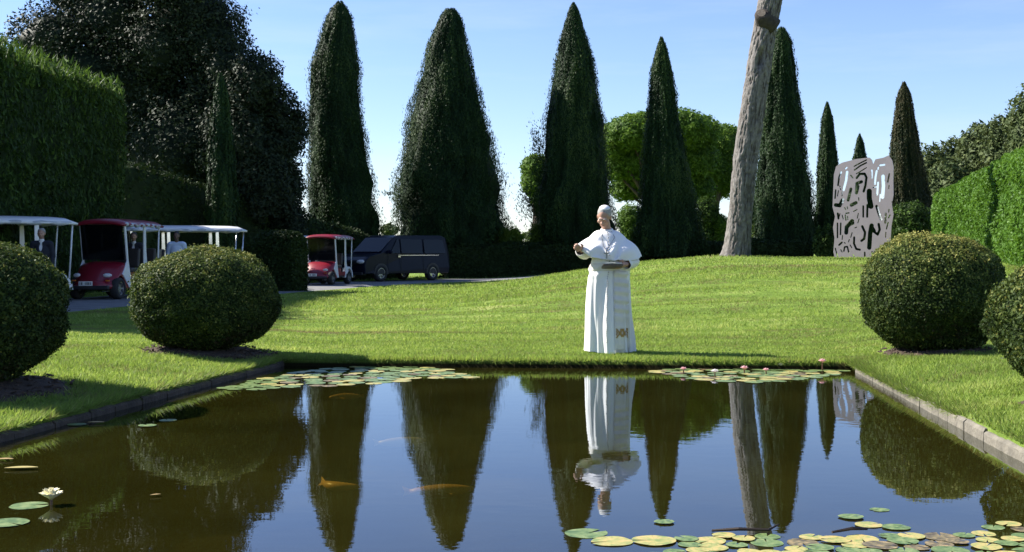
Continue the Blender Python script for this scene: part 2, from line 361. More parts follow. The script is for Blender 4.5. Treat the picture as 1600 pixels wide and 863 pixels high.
def grass():
    Vs = []; Ws = []
    def scatter(n, y0, y1, p, hgt, wid, test=None, xr=None):
        # density falls with distance y as y**-p
        u = RNG.random(n); k = 1 - p
        y = (y0 ** k + u * (y1 ** k - y0 ** k)) ** (1 / k)
        x = (RNG.random(n) * 2 - 1) * .44 * y if xr is None else RNG.uniform(*xr, n)
        ok = ~inside_pond(x, y, .0) & (road_dist(x, y) > 2.25)
        for bx, by, br in BARE: ok &= np.hypot(x - bx, y - by) > br * (.92 + .16 * RNG.random(n))
        if test is not None: ok &= test(x, y)
        x = x[ok]; y = y[ok]; n = len(x); z = height(x, y)
        cl = noise(np.stack([x * 5, y * 5, x * 0], -1), 2); cl2 = noise(np.stack([x * .35, y * 1.6, x * 0], -1), 6)
        sc = (y / 15) ** .8 if xr is None else 1
        band = np.sin(y * 3.1 + .6 * noise(np.stack([x * .25, y * .1, x * 0], -1), 14)) * S((y - 16.5) / 2) * S((30 - y) / 3)
        h = hgt * sc * (.6 + .5 * RNG.random(n)) * (1 + .45 * cl) * (1 + .35 * band); wd = wid * sc * (.7 + .6 * RNG.random(n))
        a = RNG.random(n) * 6.283; ln = RNG.normal(0, .55, (n, 2)) * h[:, None]
        b = np.stack([np.cos(a) * wd, np.sin(a) * wd, a * 0], -1) / 2; p0 = np.stack([x, y, z - .004], -1)
        tip = p0 + np.stack([ln[:, 0], ln[:, 1], h], -1)
        Vs.append(np.stack([p0 - b, p0 + b, tip], 1).reshape(-1, 3))
        Ws.append(np.clip(.47 + .3 * cl2 + .17 * cl + .10 * band - .3 * (noise(np.stack([x * .5, y * 1.1, x * 0], -1), 19) > .25) * (band < 0) + RNG.normal(0, .17, n), 0, 1))
    scatter(330000, 12.8, 30, 2.2, .034, .011)
    scatter(110000, 28, 60, 2, .030, .014)
    near = lambda x, y: (x < Lx(y) + .02) | (x > Rx(y) - .02)
    scatter(90000, 7, 14.2, 1.01, .05, .010, near, (-6.5, -2.3)); scatter(100000, 6, 14.2, 1.01, .05, .010, near, (2.9, 6.5))
    # ragged fringe hanging over the far lip and along the kerbs
    n = 16000; x = RNG.uniform(-2.7, 3.8, n); y = far_edge_y(x) + RNG.uniform(-.02, .22, n)
    def fringe(x, y, dx, dy, hh):
        n = len(x); z = height(x, y + .02); h = hh * (.5 + RNG.random(n)); wd = .012 * (.6 + .8 * RNG.random(n)); a = RNG.random(n) * 6.283
        b = np.stack([np.cos(a) * wd, np.sin(a) * wd, a * 0], -1) / 2; p0 = np.stack([x, y, z - .01], -1)
        o = RNG.random(n) * h
        tip = p0 + np.stack([dx * o + RNG.normal(0, .015, n), dy * o, h * RNG.uniform(-.35, .9, n)], -1)
        Vs.append(np.stack([p0 - b, p0 + b, tip], 1).reshape(-1, 3)); Ws.append(np.clip(RNG.normal(.4, .2, n), 0, 1))
    fringe(x, y, 0, -1.0, .07)
    n = 12000; y = RNG.uniform(6, 13.5, n); x = Rx(y - SHEAR * 6.2) + RNG.uniform(.05, .25, n) - .12 * S((y - 9.0) / 2); fringe(x, y, -1, 0, .065); y = RNG.uniform(9, 13.5, n); x = Rx(y - SHEAR * 6.2) + RNG.uniform(-.02, .12, n); fringe(x, y, -1, 0, .06)
    n = 14000; y = RNG.uniform(7, 13.8, n); x = Lx(y) - RNG.uniform(-.01, .22, n); fringe(x, y, 1, 0, .075)
    V = np.concatenate(Vs); n = len(V) // 3
    me = mesh_np('grass', V, np.arange(3 * n).reshape(n, 3), np.concatenate(Ws))
    tag(link('grass', me, M['grass']), kind='stuff', label='short mown grass blades covering the lawn and banks', cat='grass')
grass()

# ------------------------------------------------------------------ road
def road():
    pts = [Vector((*p, 0)) for p in ROAD]; P = []
    for i in range(len(pts) - 1):
        p0, p1, p2, p3 = pts[max(i - 1, 0)], pts[i], pts[i + 1], pts[min(i + 2, len(pts) - 1)]
        for k in range(10):
            t = k / 10; P.append(.5 * ((2 * p1) + (p2 - p0) * t + (2 * p0 - 5 * p1 + 4 * p2 - p3) * t * t + (3 * p1 - p0 - 3 * p2 + p3) * t ** 3))
    V = []; F = []; nx = 9
    for i, p in enumerate(P):
        t = (P[min(i + 1, len(P) - 1)] - P[max(i - 1, 0)]).normalized(); n = Vector((t.y, -t.x, 0))
        for k in range(nx):
            q = p + n * (k / (nx - 1) - .5) * 4.4; V.append((q.x, q.y, hz(q.x, q.y) + (.03 if 0 < k < nx - 1 else -.03)))
    for i in range(len(P) - 1):
        for k in range(nx - 1): F.append((i * nx + k, i * nx + k + 1, (i + 1) * nx + k + 1, (i + 1) * nx + k))
    m = mat('grey_asphalt_path', (.17, .17, .17), .9, var=.2, scale=2, bump=.3, bscale=80)
    tag(link('road', mesh_py('road', V, F, True), m), kind='structure', label='narrow grey asphalt drive curving behind the lawn')
road()

# ------------------------------------------------------------------ leaf clouds
def leaves(P, Nn, size, aspect=.5, up=None, spread=.7, var=None, jit=.35, tri=True):
    """diamond leaves at P facing roughly Nn; up = direction their long axis prefers"""
    n = len(P); nn = unit(unit(Nn) + spread * RNG.normal(0, 1, (n, 3)))
    t = RNG.normal(0, 1, (n, 3)) if up is None else up + jit * RNG.normal(0, 1, (n, 3))
    t = unit(t - nn * np.sum(t * nn, -1, keepdims=True)); b = np.cross(nn, t)
    L = size * (.6 + .8 * RNG.random(n))[:, None] / 2; W = L * aspect
    if tri:
        V = np.stack([P - t * L * .7 + b * W, P + t * L, P - t * L * .7 - b * W], 1).reshape(-1, 3)
        return V, np.arange(3 * n).reshape(n, 3), (np.full(n, .5) if var is None else np.clip(var, 0, 1))
    V = np.stack([P - t * L, P + b * W, P + t * L, P - b * W], 1).reshape(-1, 3)
    return V, np.arange(4 * n).reshape(n, 4), (np.full(n, .5) if var is None else np.clip(var, 0, 1))
def join(parts):
    Vs, Fs, Ws = [], [], []; o = 0
    if len({p[1].shape[1] for p in parts}) > 1: parts = [(V, np.concatenate([F[:, :3], F[:, [0, 2, 3]]]), np.concatenate([W, W])) if F.shape[1] == 4 else (V, F, W) for V, F, W in parts]
    for V, F, W in parts: Vs.append(V); Fs.append(F + o); Ws.append(W); o += len(V)
    return np.concatenate(Vs), np.concatenate(Fs), np.concatenate(Ws)
def core_ball(c, r, nu=24, nv=14, lump=.12, seed=0, val=.3, fn=None):
    ph = np.linspace(0, math.pi, nv + 1); a = np.linspace(0, 2 * math.pi, nu, endpoint=False)
    PH, AA = np.meshgrid(ph, a, indexing='ij'); d = np.stack([np.sin(PH) * np.cos(AA), np.sin(PH) * np.sin(AA), np.cos(PH)], -1)
    rr = 1 + lump * noise(d * 2.5 + seed, seed); V = (np.array(c) + d * np.array(r) * rr[..., None]).reshape(-1, 3)
    idx = np.arange((nv + 1) * nu).reshape(nv + 1, nu)
    F = np.stack([idx[:-1], idx[1:], np.roll(idx[1:], -1, 1), np.roll(idx[:-1], -1, 1)], -1).reshape(-1, 4)
    return V, F, np.full(len(F), val)
def trunk_mb(pts, rs, n=10): return MB().tube(pts, rs, n)

# cypress from its outline in the photograph: rows (v, left u, right u) at distance D
def cypress(rows, D, label, m='cypress', n=24000, lsz=.14, brown=0, seed=0, wisps=()):
    rows = [(CAMZ - (v - HORV) / FPX * D, (l - 800) / FPX * D, (r - 800) / FPX * D) for v, l, r in rows]
    zs = np.array([q[0] for q in rows])[::-1]; ls = np.array([q[1] for q in rows])[::-1]; rs = np.array([q[2] for q in rows])[::-1]
    cx = float((ls[0] + rs[0]) / 2); zb = hz(cx, D)
    zmin, zmax = max(zb + .25, zs[0] - 2.5), zs[-1]
    n = int(n * 1.9); root = empty('cypress_tree', (cx, D, zb), label=label, cat='cypress tree', group='tall cypress trees beyond the lawn')
    def prof(z): return np.interp(z, zs, (ls + rs) / 2), np.interp(z, zs, (rs - ls) / 2)
    def surf(z, a, f=1.0):
        c, r = prof(z)
        d = np.stack([np.cos(a), np.sin(a), z * 0], -1)
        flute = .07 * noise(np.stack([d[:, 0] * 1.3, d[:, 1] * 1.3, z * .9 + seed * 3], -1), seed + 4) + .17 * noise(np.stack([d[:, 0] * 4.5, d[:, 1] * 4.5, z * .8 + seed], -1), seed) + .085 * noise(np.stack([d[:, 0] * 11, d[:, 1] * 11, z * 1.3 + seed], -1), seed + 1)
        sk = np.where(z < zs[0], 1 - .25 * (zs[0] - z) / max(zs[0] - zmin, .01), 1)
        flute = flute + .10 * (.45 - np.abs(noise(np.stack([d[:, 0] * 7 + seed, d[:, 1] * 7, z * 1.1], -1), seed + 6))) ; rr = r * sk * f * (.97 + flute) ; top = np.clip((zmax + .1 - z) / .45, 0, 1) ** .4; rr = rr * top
        return np.stack([c + d[:, 0] * rr, D + d[:, 1] * rr * .95, z], -1) - np.array([cx, D, zb]), flute
    # surface leaves: area weighting ~ radius
    zz = RNG.uniform(zmin, zmax, n * 3); _, rr = prof(zz); keep = RNG.random(n * 3) < (rr + .12) / (rr.max() + .12); zz = zz[keep][:n]
    aa = RNG.random(len(zz)) * 6.283; f = .9 + .13 * RNG.random(len(zz)) ** 1.0 + (RNG.random(len(zz)) < .05) * .09
    P, fl = surf(zz, aa, f); out = np.stack([np.cos(aa), np.sin(aa), aa * 0], -1)
    v = .42 + 1.6 * fl + RNG.normal(0, .13, len(zz)) + .18 * noise(P * .5 + seed, 8)  # leaves coloured darker in the grooves, lighter on the ridges
    up = out * .25 + np.array([0, 0, 1.0])
    A = leaves(P, out + [0, 0, .15], lsz * .85, .4, up, .42, v, .22)
    # core
    nz, na = 40, 40; Z = np.repeat(np.linspace(zmin, zmax - .1, nz), na); AA = np.tile(np.linspace(0, 6.283, na, endpoint=False), nz)
    C, fl2 = surf(Z, AA, .88); idx = np.arange(nz * na).reshape(nz, na)
    CF = np.stack([idx[:-1], np.roll(idx[:-1], -1, 1), np.roll(idx[1:], -1, 1), idx[1:]], -1).reshape(-1, 4)
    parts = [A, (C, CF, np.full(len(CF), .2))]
    # wispy side shoots
    for (u, vv, w_, h_, cnt) in wisps:
        p = at(u, vv, D); o = np.array([p.x - cx, 0, p.z - zb]); q = RNG.normal(0, 1, (cnt, 3)) * np.array([w_ / FPX * D / 2, .3, h_ / FPX * D / 2]) * .6 + o
        q[:, 0] += (q[:, 2] - o[2]) * -.1
        parts.append(leaves(q, RNG.normal(0, 1, (cnt, 3)), lsz * 1.1, .3, np.array([-.4, 0, 1.]), .8, RNG.normal(.6, .15, cnt), .4))
    V, F, W = join(parts)
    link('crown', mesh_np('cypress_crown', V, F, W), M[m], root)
    trunk_mb([(0, 0, -.2), (0, 0, 1.2), (0, 0, (zmax - zb) * .7)], [.32, .24, .05]).build('trunk', M['bark'], root, True)
    return root
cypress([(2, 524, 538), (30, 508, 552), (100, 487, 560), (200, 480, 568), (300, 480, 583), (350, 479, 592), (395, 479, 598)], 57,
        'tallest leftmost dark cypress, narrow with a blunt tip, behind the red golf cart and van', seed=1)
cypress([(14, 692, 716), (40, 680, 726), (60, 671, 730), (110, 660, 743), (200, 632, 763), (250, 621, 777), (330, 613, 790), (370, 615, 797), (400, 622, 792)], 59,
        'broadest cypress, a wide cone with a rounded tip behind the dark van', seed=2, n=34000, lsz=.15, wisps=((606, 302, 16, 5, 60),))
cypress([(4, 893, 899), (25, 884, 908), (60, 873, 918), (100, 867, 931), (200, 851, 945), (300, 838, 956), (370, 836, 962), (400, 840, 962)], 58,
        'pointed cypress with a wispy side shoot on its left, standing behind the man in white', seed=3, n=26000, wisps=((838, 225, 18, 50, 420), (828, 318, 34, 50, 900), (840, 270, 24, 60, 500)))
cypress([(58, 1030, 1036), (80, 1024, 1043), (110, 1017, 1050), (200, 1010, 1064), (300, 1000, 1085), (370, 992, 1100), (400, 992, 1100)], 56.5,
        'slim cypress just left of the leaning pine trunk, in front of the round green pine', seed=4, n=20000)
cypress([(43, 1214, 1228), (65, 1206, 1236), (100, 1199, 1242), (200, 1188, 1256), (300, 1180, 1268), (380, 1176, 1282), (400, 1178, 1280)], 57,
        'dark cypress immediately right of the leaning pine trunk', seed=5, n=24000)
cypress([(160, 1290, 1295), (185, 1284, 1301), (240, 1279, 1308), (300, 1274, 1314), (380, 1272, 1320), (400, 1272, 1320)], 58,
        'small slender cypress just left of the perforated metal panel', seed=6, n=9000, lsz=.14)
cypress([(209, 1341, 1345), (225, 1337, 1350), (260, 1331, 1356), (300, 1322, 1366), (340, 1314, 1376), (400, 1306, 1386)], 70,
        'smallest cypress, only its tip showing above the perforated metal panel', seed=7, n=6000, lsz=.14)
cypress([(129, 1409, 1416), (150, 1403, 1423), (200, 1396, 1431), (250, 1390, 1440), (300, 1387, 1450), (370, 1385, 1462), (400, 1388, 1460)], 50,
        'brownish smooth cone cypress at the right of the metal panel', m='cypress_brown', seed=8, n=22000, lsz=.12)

# generic broadleaf / pine crown made of many clumps
def crown(blobs, n, lsz, m, origin, shell=.55, seed=0, val=.45, aspect=.6, core=.72, lump=.18, clump=3.5, gap=.25):
    """blobs: (centre, radii); leaves in clumped shells, a lumpy inner mass in each"""
    parts = []; vol = np.array([b[1][0] * b[1][1] + b[1][0] * b[1][2] for b in blobs]); vol = vol / vol.sum(); o = np.array(origin)
    for i, (c, r) in enumerate(blobs):
        k = int(n * vol[i]); d = unit(RNG.normal(0, 1, (int(k * 1.5), 3)))
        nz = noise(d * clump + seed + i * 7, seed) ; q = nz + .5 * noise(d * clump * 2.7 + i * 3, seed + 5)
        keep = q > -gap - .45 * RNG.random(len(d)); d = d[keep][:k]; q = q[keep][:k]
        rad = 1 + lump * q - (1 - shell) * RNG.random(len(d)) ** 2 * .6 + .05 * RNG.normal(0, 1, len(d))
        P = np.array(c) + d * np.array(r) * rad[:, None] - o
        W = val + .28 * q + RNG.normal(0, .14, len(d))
        parts.append(leaves(P, d + np.array([0, 0, .35]), lsz, aspect, None, .6, W))
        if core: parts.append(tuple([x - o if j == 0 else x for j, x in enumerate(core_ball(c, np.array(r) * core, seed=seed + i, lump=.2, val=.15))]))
    V, F, W = join(parts); return mesh_np('crown', V, F, W)
def tree(name, base, blobs, n, lsz, m, label, cat, limbs, group=None, tr=.3, bark='bark', **k):
    bz = hz(base[0], base[1]); root = empty(name, (base[0], base[1], bz), label=label, cat=cat, group=group); o = (base[0], base[1], bz)
    link('crown', crown(blobs, n, lsz, m, o, **k), M[m], root)
    mb = MB(); top = limbs[0]
    mb.tube([(0, 0, -.2), (0, 0, .5), (top[0] * .4, top[1] * .4, top[2] * .5), top], [tr * 1.5, tr * 1.1, tr * .9, tr * .7], 12)
    for e in limbs[1:]:
        mid = (Vector(top) * .55 + Vector(e) * .45) - Vector((0, 0, .35)); mb.tube([Vector(top) - Vector((0, 0, .3)), mid, e], [tr * .55, tr * .38, tr * .12], 8)
    mb.build('trunk', M[bark], root, True)
    return root

# ---- holm oaks at the left
def wx(u, D): return (u - 800) / FPX * D
def wz(v, D): return CAMZ - (v - HORV) / FPX * D
def oak(us, D, label, n, blobs_px, seed):
    bx = wx(us, D); blobs = []
    for (u, v, ru, rv) in blobs_px:
        s = D / FPX; yy = D + RNG.uniform(-1.2, 1.2)
        blobs.append(((wx(u, D), yy, wz(v, D)), (ru * s, max(ru, rv) * s * .85, rv * s)))
    tree('holm_oak_tree', (bx, D), blobs, int(n * 1.7), .15, 'oak', label, 'oak tree', [(0, 0, 3.5), (-.8, .3, 5.5), (.8, -.3, 5.5), (.1, .6, 6)], 'dark holm oaks at the left', .35, seed=seed, lump=.25, gap=.3, shell=.45, core=.66)
oak(190, 52, 'leftmost big dark holm oak rising above the tall clipped hedge', 30000,
    [(95, 75, 70, 60), (70, 45, 45, 35), (180, 40, 90, 75), (150, 140, 110, 90), (230, 150, 80, 90), (180, 260, 120, 120), (110, -30, 60, 60), (220, -40, 70, 60)], 21)
oak(320, 50, 'huge middle holm oak with dense grey-green crown above the carts', 38000,
    [(290, 30, 85, 70), (330, 70, 60, 60), (250, 80, 70, 70), (330, 150, 95, 85), (290, 240, 110, 100), (350, 290, 95, 110), (270, -50, 70, 60), (365, 120, 45, 50)], 22)
oak(425, 49, 'lower right holm oak with loose ragged edge beside the narrow cypress', 26000,
    [(405, 140, 45, 50), (420, 180, 48, 50), (385, 230, 60, 80), (435, 235, 38, 48), (420, 300, 50, 65), (455, 200, 22, 30), (452, 290, 24, 35), (400, 350, 60, 55), (463, 350, 20, 35)], 23)
cypress([(115, 340, 348), (150, 334, 356), (220, 328, 364), (300, 322, 370), (390, 320, 374)], 44, 'narrow dark green cypress standing in front of the holm oaks', m='cypress', seed=12, n=9000, lsz=.18)

# ---- far wood at the right
far = [(1458, 300, 35, 70, 72, 'dark round treetop just right of the brown cypress'), (1498, 262, 32, 45, 76, 'olive treetop above the left end of the bright hedge'),
       (1485, 305, 42, 55, 66, 'pale olive tree directly behind the low end of the bright hedge'), (1535, 238, 36, 44, 74, 'olive treetop in the middle of the far wood'),
       (1572, 232, 36, 52, 70, 'greyish green tree behind the bright hedge at right'), (1618, 195, 42, 62, 66, 'tallest far tree at the right edge of the view'), (1675, 175, 50, 75, 64, 'far tree just beyond the right edge of the view')]
for i, (u, v, ru, rv, D, lab) in enumerate(far):
    s = D / FPX; bl = [((wx(u, D), D, wz(v, D)), (ru * s, ru * s, rv * s)), ((wx(u - ru * .4, D), D - .8, wz(v + rv * .5, D)), (ru * s * .8, ru * s * .8, rv * s * .8)),
                       ((wx(u + ru * .5, D), D - .5, wz(v + rv * .3, D)), (ru * s * .7, ru * s * .7, rv * s * .6)), ((wx(u, D), D, (wz(v, D)) * .45), (ru * s * 1.1, ru * s, wz(v, D) * .5))]
    tree('round_tree', (wx(u, D), D), bl, 13000, .26, 'wood_far', lab, 'tree', [(0, 0, 2.5), (1, 0, 4.5), (-1, .5, 4.5)], 'olive green trees of the far wood', .25, seed=40 + i, lump=.2)

# ---- stone pines
def pine(u0, vb, D, lobes, label, n, seed):
    bx = wx(u0, D); s = D / FPX; bl = [((wx(u, D), D + dy, wz(v, D)), (ru * s, max(ru, 30) * s, rv * s)) for u, v, ru, rv, dy in lobes]
    bz = hz(bx, D); tops = [Vector((wx(u, D) - bx, dy, wz(v, D) - bz - .3)) for u, v, ru, rv, dy in lobes]
    tree('stone_pine_tree', (bx, D), bl, n, .2, 'pine', label, 'pine tree', [(0, 0, 3.2)] + tops, 'stone pines beyond the cypresses', .32, seed=seed, lump=.14, clump=6, gap=.5, aspect=.5, core=.8)
pine(1030, 400, 74, [(1030, 214, 92, 34, 0), (982, 212, 42, 26, -2), (1050, 206, 46, 26, -3), (1088, 208, 32, 26, -1), (1015, 198, 50, 20, -1), (958, 230, 24, 24, -1), (985, 250, 42, 28, 0), (1078, 250, 46, 32, 0), (1035, 268, 66, 36, 1), (962, 262, 22, 22, 0), (985, 292, 30, 22, 2), (1092, 296, 32, 28, 1)],
     'large stone pine with a broad bright green dome beside the slim cypress', 60000, 61)
pine(1118, 400, 78, [(1125, 226, 34, 32, 0), (1142, 214, 26, 20, 1), (1105, 258, 38, 32, 0), (1130, 275, 40, 34, 1), (1085, 285, 34, 28, 1)], 'stone pine partly hidden behind the leaning bare trunk', 22000, 62)
pine(838, 400, 72, [(838, 262, 24, 20, 0), (832, 285, 18, 20, 0), (848, 300, 22, 26, 0)], 'small rounded green pine showing left of the pointed cypress', 9000, 63)
def bush(u, v, D, ru, rv, label, n=3500, m='pine', lsz=.12, cat='bush', group=None):
    s = D / FPX; x = wx(u, D); z = wz(v, D)
    root = empty('round_bush', (x, D, hz(x, D)), label=label, cat=cat, group=group)
    link('crown', crown([((x, D, z), (ru * s, ru * s, rv * s)), ((x, D, (z + hz(x, D)) / 2), (ru * s * .8, ru * s * .8, (z - hz(x, D)) * .7))], n, lsz, m, (x, D, hz(x, D)), seed=int(u)), M[m], root)
    trunk_mb([(0, 0, -.1), (0, 0, max(.3, z - hz(x, D)))], [.08, .04]).build('stem', M['bark'], root, True)
bush(985, 345, 64, 22, 24, 'dark bush in the gap between the pointed and the slim cypress', group='bushes showing over the low hedge', n=6000)
bush(1104, 335, 66, 20, 26, 'dark bush just right of the slim cypress', group='bushes showing over the low hedge', n=6000, m='hedge_dark')
bush(1126, 352, 66, 14, 17, 'round green bush glowing in the gap just left of the pine trunk', group='bushes showing over the low hedge')
bush(806, 372, 62, 13, 13, 'round olive bush over the hedge right of the broadest cypress', group='bushes showing over the low hedge')
bush(1290, 385, 54, 18, 30, 'dark bush at the foot of the slender cypress left of the metal panel', m='hedge_dark', n=5000)
bush(1422, 350, 48, 34, 36, 'dark green bush between the metal panel and the brownish cypress', m='hedge_dark', n=8000)
bush(608, 360, 110, 14, 8, 'distant dark treetop in the sky gap above the van roof', m='wood_far', n=2500, lsz=.3)
bush(832, 368, 120, 16, 6, 'pale distant treetop in the gap left of the man in white', m='wood_far', n=2500, lsz=.3)
bush(1178, 340, 60, 18, 34, 'sunlit young conifer behind the foot of the leaning trunk', m='cypress', n=5000, lsz=.15)

# ---- hedges: box hulls with leafy faces
def hedge(pts, tops, width, label, m, n, lsz, name='clipped_hedge', up=None, spiky=0, base=None, aspect=.5, amp=.12, val=.45, cat='hedge', lumpc=.5):
    """pts: ground path (x,y); tops: heights z at those points"""
    pts = [Vector((p[0], p[1], 0)) for p in pts]; seg = [(pts[i + 1] - pts[i]).length for i in range(len(pts) - 1)]; tot = sum(seg); cum = np.concatenate([[0], np.cumsum(seg)])
    X = np.array([p.x for p in pts]); Y = np.array([p.y for p in pts]); T = np.array(tops)
    c = pts[0]; org = np.array([c.x, c.y, hz(c.x, c.y)]); root = empty(name, tuple(org), label=label, cat=cat)
    def pos(s, q):   # s along 0..tot (with rounded ends), q perimeter param 0..1: side-, top, side+
        sc = np.clip(s, 0, tot); x = np.interp(sc, cum, X); y = np.interp(sc, cum, Y); tp = np.interp(sc, cum, T)
        tx = np.interp(sc + 1.2, cum, X) - np.interp(sc - 1.2, cum, X); ty = np.interp(sc + 1.2, cum, Y) - np.interp(sc - 1.2, cum, Y); l = np.hypot(tx, ty) + 1e-9; tx /= l; ty /= l
        gz = height(x, y) - .05; hh = tp - gz; wd = width / 2
        per = 2 * hh + width; d = q * per; o = np.where(d < hh, -wd, np.where(d < hh + width, -wd + (d - hh), wd)); z = np.where(d < hh, d, np.where(d < hh + width, hh, per - d))
        # round the shoulders and the ends
        e = np.minimum(sc, tot - sc); rnd = np.minimum(width * .35, .5); ez = np.clip(1 - e / rnd, 0, 1); shr = 1 - ez ** 2 * .35
        cz = np.clip((z - (hh - rnd)) / rnd, 0, 1); co = np.clip((np.abs(o) - (wd - rnd)) / rnd, 0, 1)
        k = (cz * co) ; o2 = o * shr * (1 - .12 * k); z2 = z * (1 - .06 * ez ** 2) - k * rnd * .28
        nx = np.where(d < hh, -1, np.where(d < hh + width, 0, 1)).astype(float); N_ = np.stack([ty * nx, -tx * nx, (np.abs(nx) < .5) * 1.0], -1)
        P = np.stack([x + ty * o2, y - tx * o2, gz + z2], -1); return P, N_, hh
    ss = RNG.uniform(0, tot, n); qq = RNG.random(n); P, Nn, hh = pos(ss, qq)
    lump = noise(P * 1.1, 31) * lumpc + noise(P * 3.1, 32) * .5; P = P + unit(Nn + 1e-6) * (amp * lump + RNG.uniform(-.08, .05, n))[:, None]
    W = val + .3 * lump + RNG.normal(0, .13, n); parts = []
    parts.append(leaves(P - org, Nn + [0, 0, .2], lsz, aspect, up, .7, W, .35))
    # end caps
    ne = int(n * width / (2 * T.mean() + width) * .5 * T.mean() / max(tot, 1)) + 200
    for e, sg in ((0, -1), (tot, 1)):
        P0, _, _ = pos(np.full(ne, e), RNG.random(ne)); f = RNG.random(ne); tx = (pts[1] - pts[0]).normalized() if e == 0 else (pts[-1] - pts[-2]).normalized()
        ctr = np.array([pts[0 if e == 0 else -1].x, pts[0 if e == 0 else -1].y]); P0[:, :2] = ctr + (P0[:, :2] - ctr) * f[:, None]
        P0[:, 0] += tx.x * sg * .02; P0[:, 1] += tx.y * sg * .02; Nn = np.tile([tx.x * sg, tx.y * sg, .2], (ne, 1))
        P0 = P0 + unit(Nn) * (amp * noise(P0 * 1.2, 35) + RNG.uniform(-.06, .04, ne))[:, None]
        parts.append(leaves(P0 - org, Nn, lsz, aspect, up, .7, val + RNG.normal(0, .13, ne), .35))
    if spiky:
        k = int(n * spiky); s2 = RNG.uniform(0, tot, k); P, Nn, hh = pos(s2, .5 + RNG.uniform(-.12, .12, k)); P[:, 2] += RNG.random(k) ** 2 * .45 + amp * noise(P * 2, 31)
        parts.append(leaves(P - org, RNG.normal(0, 1, (k, 3)), lsz * 1.5, .2, np.array([0, 0, 1.]), .4, RNG.normal(.7, .15, k), .25))
    # inner mass
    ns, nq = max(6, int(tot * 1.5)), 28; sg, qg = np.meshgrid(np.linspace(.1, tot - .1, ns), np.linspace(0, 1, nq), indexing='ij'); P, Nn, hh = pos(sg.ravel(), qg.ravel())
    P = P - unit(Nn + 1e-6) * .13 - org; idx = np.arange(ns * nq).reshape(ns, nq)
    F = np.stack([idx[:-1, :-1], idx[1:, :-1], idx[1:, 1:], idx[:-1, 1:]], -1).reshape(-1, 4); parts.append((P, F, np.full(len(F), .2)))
    for r_ in (0, ns - 1):
        q = np.array([[idx[r_, j], idx[r_, j + 1], idx[r_, nq - 2 - j], idx[r_, nq - 1 - j]] for j in range(nq // 2 - 1)]); parts.append((P.copy(), q, np.full(len(q), .2)))
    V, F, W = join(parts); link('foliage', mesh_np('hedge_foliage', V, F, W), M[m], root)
    mb = MB(); k = max(2, int(tot / 1.5))
    for i in range(k):
        s = tot * (i + .5) / k; x = float(np.interp(s, cum, X)); y = float(np.interp(s, cum, Y)); z = hz(x, y); mb.tube([(x - org[0], y - org[1], z - org[2] - .1), (x - org[0], y - org[1], float(np.interp(s, cum, T)) - org[2] - .4)], .05, 6)
    mb.build('stems', M['bark'], root, kind='stuff')
    return root
UPZ = np.array([0, 0, 1.])
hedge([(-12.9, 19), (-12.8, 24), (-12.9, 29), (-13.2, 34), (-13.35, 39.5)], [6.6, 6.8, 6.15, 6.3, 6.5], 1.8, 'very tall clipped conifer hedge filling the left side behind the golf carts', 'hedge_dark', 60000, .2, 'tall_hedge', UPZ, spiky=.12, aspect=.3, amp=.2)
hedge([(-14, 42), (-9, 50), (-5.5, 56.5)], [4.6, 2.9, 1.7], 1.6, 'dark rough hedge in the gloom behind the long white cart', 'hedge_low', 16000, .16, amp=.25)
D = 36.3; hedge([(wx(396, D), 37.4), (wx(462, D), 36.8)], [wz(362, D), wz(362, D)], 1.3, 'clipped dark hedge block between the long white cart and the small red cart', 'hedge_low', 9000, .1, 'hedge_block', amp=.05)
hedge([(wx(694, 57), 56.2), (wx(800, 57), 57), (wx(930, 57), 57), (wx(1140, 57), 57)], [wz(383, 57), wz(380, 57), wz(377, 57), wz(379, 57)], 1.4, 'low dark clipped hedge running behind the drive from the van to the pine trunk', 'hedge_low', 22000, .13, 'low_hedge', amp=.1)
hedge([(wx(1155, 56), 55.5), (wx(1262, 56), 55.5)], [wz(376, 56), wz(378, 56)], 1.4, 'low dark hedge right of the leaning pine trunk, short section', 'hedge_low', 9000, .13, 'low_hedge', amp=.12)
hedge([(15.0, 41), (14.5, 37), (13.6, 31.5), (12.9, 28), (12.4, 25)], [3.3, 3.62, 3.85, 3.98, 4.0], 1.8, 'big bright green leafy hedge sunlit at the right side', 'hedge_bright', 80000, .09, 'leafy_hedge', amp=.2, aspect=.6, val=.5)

# strappy sunlit plants showing over the low hedge
def tuft(u, v, D, wpx, hpx, label, n=500):
    x = wx(u, D); z0 = hz(x, D); zt = wz(v, D); s = D / FPX
    root = empty('strappy_plant', (x, D, z0), label=label, cat='plant', group='sunlit plants on top of the low hedge')
    a = RNG.random(n) * 6.283; rr = RNG.random(n) ** .5 * wpx * s / 2; b = np.stack([np.cos(a) * rr, np.sin(a) * rr * .6, RNG.uniform(.8, 1.02, n) * (zt - z0)], -1)
    V, F, W = leaves(b, RNG.normal(0, 1, (n, 3)), hpx * s, .13, np.stack([np.cos(a) * .35, np.sin(a) * .35, a * 0 + 1], -1), .5, RNG.random(n), .15)
    link('leaves', mesh_np('plant_leaves', V, F, W), M['tuft'], root)
    trunk_mb([(0, 0, -.05), (0, 0, (zt - z0) * .7)], [.06, .04]).build('stem', M['bark'], root)
for u, v, w_, lab in [(795, 366, 26, 'bright spiky plant above the hedge at the foot of the broadest cypress'), (842, 360, 22, 'pale arching plant catching sun left of the pointed cypress'), (865, 364, 34, 'wide spiky green plant on the hedge left of the white robed man'),
                      (1010, 366, 50, 'wide sunlit spiky plant on the hedge right of the white robed man'), (1185, 362, 24, 'small sunlit plant right of the leaning trunk base'), (1220, 366, 34, 'low sunlit plant in front of the dark cypress right of the trunk')]:
    tuft(u, v, 57.6, w_, 26, lab)

